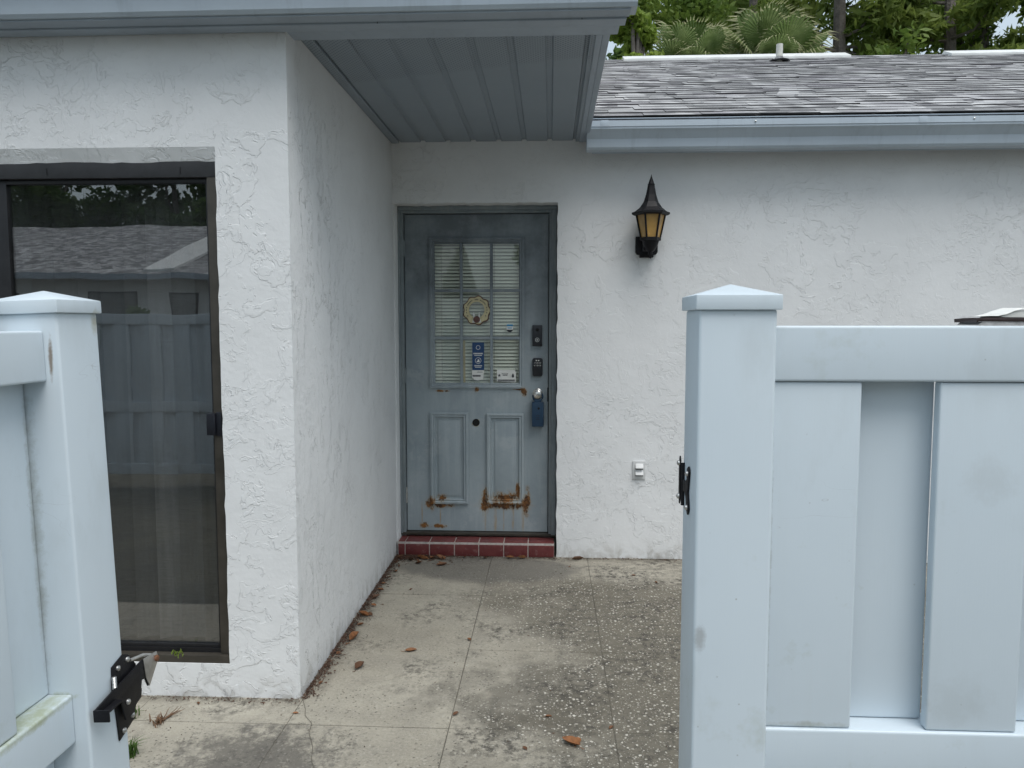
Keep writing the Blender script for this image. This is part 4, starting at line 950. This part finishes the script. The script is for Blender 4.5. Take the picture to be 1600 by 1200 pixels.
def palm(x, y, z, lab, nfr=18, sc=1.0, faces=()):
    t = thing('fan_palm', lab, 'palm', (x, y, 0), 'fan palms behind the roof')
    MB().tube([(x, y, -.1), (x + .05, y, z * .5), (x, y, z - .05)], [.17, .14, .13], 10).build('trunk', 'bark', t, smooth=True)
    for k in range(nfr):
        az = 2.4 * k + random.uniform(-.2, .2); el = R(72 - 95 * (k / (nfr - 1))) + random.uniform(-.1, .1)
        d = Vector((math.cos(az) * math.cos(el), math.sin(az) * math.cos(el), math.sin(el)))
        xax = d; yax = Vector((0, 0, 1)).cross(xax).normalized(); zax = xax.cross(yax)
        tw_ = Matrix.Rotation(random.uniform(-.7, .7), 3, d)
        mt = tw_ @ Matrix((xax, yax, zax)).transposed()
        o = bpy.data.objects.new('frond', FM[k % 3]); col.objects.link(o); o.parent = t
        pl_ = random.uniform(.72, .95) * sc
        o.matrix_local = Matrix.Translation(Vector((0, 0, z)) + d * pl_) @ mt.to_4x4() @ Matrix.Scale(sc * random.uniform(.85, 1.1), 4)
palm(2.35, 13.6, 5.65, 'low spreading fan palm nearest the leafy lime shrub behind the roof', 24, .62)
palm(3.70, 13.9, 5.85, 'taller fan palm with drooping tips behind the vent pipe', 26, .72)
palm(5.85, 14.6, 5.35, 'small fan palm showing only its tips above the ridge gap', 14, .6)
broadleaf(1.45, 12.4, 6.5, .62, 'yellow green leafy shrub tree beside the fan palms', 'leaf_lime', 6000, .085, .45, 30, name='lime_tree')
broadleaf(.75, 13.8, 6.6, .95, 'dark green shrub tree behind the end of the eave gutter', 'leaf_dark', 7000, .10, .35, 30, name='dark_tree')
for k, (x, y, h, lab) in enumerate([(6.3, 17.5, 13, 'tall pine with thick grey trunk right of the fan palms'), (7.6, 19.0, 14, 'tall pine with twin bare limbs showing sky between'), (9.0, 18.0, 12.5, 'tall pine standing before the dense right hand trees'),
                                    (5.2, 21.0, 14, 'slender pine rising behind the taller fan palm'), (11.6, 19.5, 12, 'pine with wide low boughs over the far ridge vent')]):
    pine(x, y, h, lab, 9000)
for k, (x, y, h, r, mat, lab, n_) in enumerate([(2.6, 20, 10, 2.3, 'leaf_mid', 'mid green tree rising behind the low fan palm', 9000), (-.5, 19, 11, 2.4, 'leaf_dark', 'dark tree behind the gutter end and lime shrub', 9000),
        (12.8, 17.5, 9.0, 2.4, 'leaf_mid', 'dense mid green tree above the far ridge vent', 12000), (15.2, 19, 10, 2.8, 'leaf_dark', 'dense dark tree at the far right of the wood', 11000),
        (10.6, 16.0, 7.4, 1.5, 'leaf_mid', 'rounded green tree low over the right ridge vent', 8000), (8.2, 24, 9, 2.2, 'leaf_dark', 'dark tree far behind the pine trunks', 6000), (13.5, 15.2, 6.6, 1.4, 'leaf_lime', 'bright yellow green bush over the right ridge vent', 6000), (10.4, 20.5, 12, 2.6, 'leaf_mid', 'tall mid green tree behind the leaning bare branch', 11000), (17, 22, 13, 3.2, 'leaf_mid', 'tall green tree closing the far end of the wood', 9000), (7.1, 16.4, 7.6, 1.5, 'leaf_mid', 'small leafy tree in front of the pine trunks', 2400), (4.6, 24, 12, 2.6, 'leaf_mid', 'tall green tree between the palms and the pines', 8000)]):
    broadleaf(x, y, h, r, lab, mat, int(n_ * 1.6), .115, .3, 34)
bt = MB(); bt.tube([(8.1, 15.4, 5.2), (9.6, 15.5, 6.5), (10.9, 15.6, 7.45), (12.3, 15.8, 8.1)], [.05, .045, .035, .015], 7).tube([(9.3, 15.5, 6.25), (10.4, 15.3, 6.75), (11.4, 15.2, 6.8)], [.025, .018, .006], 6)
bt.tube([(7.8, 15.4, -.1), (7.9, 15.4, 3), (8.1, 15.4, 5.2)], [.10, .08, .05], 7)
tag(bt.build('bare_tree', 'bark_pale', None, smooth=True), 'leaning pale bare branch before the dense green trees', 'tree')

# ------------------------------------------------------------------ what the sliding glass mirrors: the house and trees across the way; first, unseen trees added to cut low light
for x, y, h, r in ((2, -30, 11, 3.6), (9, -27, 12, 3.8), (16, -24, 12, 3.8), (22, -14, 12, 3.8)):  # added out of view to reduce level light from behind the camera
    broadleaf(x, y, h, r, 'unseen dark tree added across the way to cut low sky light', 'leaf_dark', 3500, .30, .15, 26, group='unseen trees added to cut low sky light')
oh = thing('opposite_house', 'pale house with grey roof across the way, mirrored in the sliding glass', 'house', (-9, -12, 0))
MB().box(-16, -3.2, -12.3, -11.9, -.05, 2.62).build('wall', 'stucco', oh)
MB().prism([(-11.3, 2.60), (-16.6, 4.35), (-21.9, 2.60), (-21.9, 2.5), (-16.6, 4.2), (-11.3, 2.5)], -17, -3.0, 0).build('roof', 'shingle', oh)
MB().prism([(-11.5, 2.72), (-16.5, 4.42), (-16.5, 4.36), (-11.5, 2.66)], -9.3, -8.6, 0).build('roof_strip', 'vent_metal', oh)
MB().box(-17, -3.0, -11.42, -11.29, 2.47, 2.60).build('gutter', 'fascia', oh)
for x0, x1 in ((-10.9, -9.7), (-8.9, -8.3), (-13.2, -12.6)):
    wn = MB().box(x0, x1, -11.9, -11.87, 1.35, 2.2).build('window', 'bronze_dark', oh)
    MB().box(x0 + .05, x1 - .05, -11.87, -11.865, 1.4, 2.15).build('pane', 'tint', wn)
of = [(-8.0, -6.3, 1.9, .62, 'leaf_mid', 'round green bush across the way, mirrored in the glass'), (-6.9, -6.6, 1.75, .55, 'leaf_dark', 'dark bush across the way, mirrored beside the door edge')]
for x, y, h, r, mt, lab in of: broadleaf(x, y, h, r, lab, mt, 2500, .07, .3, 16, 'bush', name='round_bush')
broadleaf(-7.6, -3.2, 1.62, .28, 'magenta flowering bush across the way, mirrored in the glass', 'flower', 900, .06, .5, 10, 'bush', name='flowering_bush')
for k, (x, y, h, r) in enumerate([(-20, -25, 9.5, 3.2), (-15.5, -26, 10.5, 3.0), (-11.8, -24.5, 8.6, 2.6), (-7.4, -26, 6.6, 2.2), (-25, -25, 11, 3.2)]):
    broadleaf(x, y, h, r, 'dark tree rising behind the house across the way', 'leaf_dark', 9000, .22, .2, 34, group='trees behind the house across the way')
print('objects', len(bpy.data.objects), 'tris', sum(len(o.data.polygons) for o in bpy.data.objects if o.type == 'MESH'))
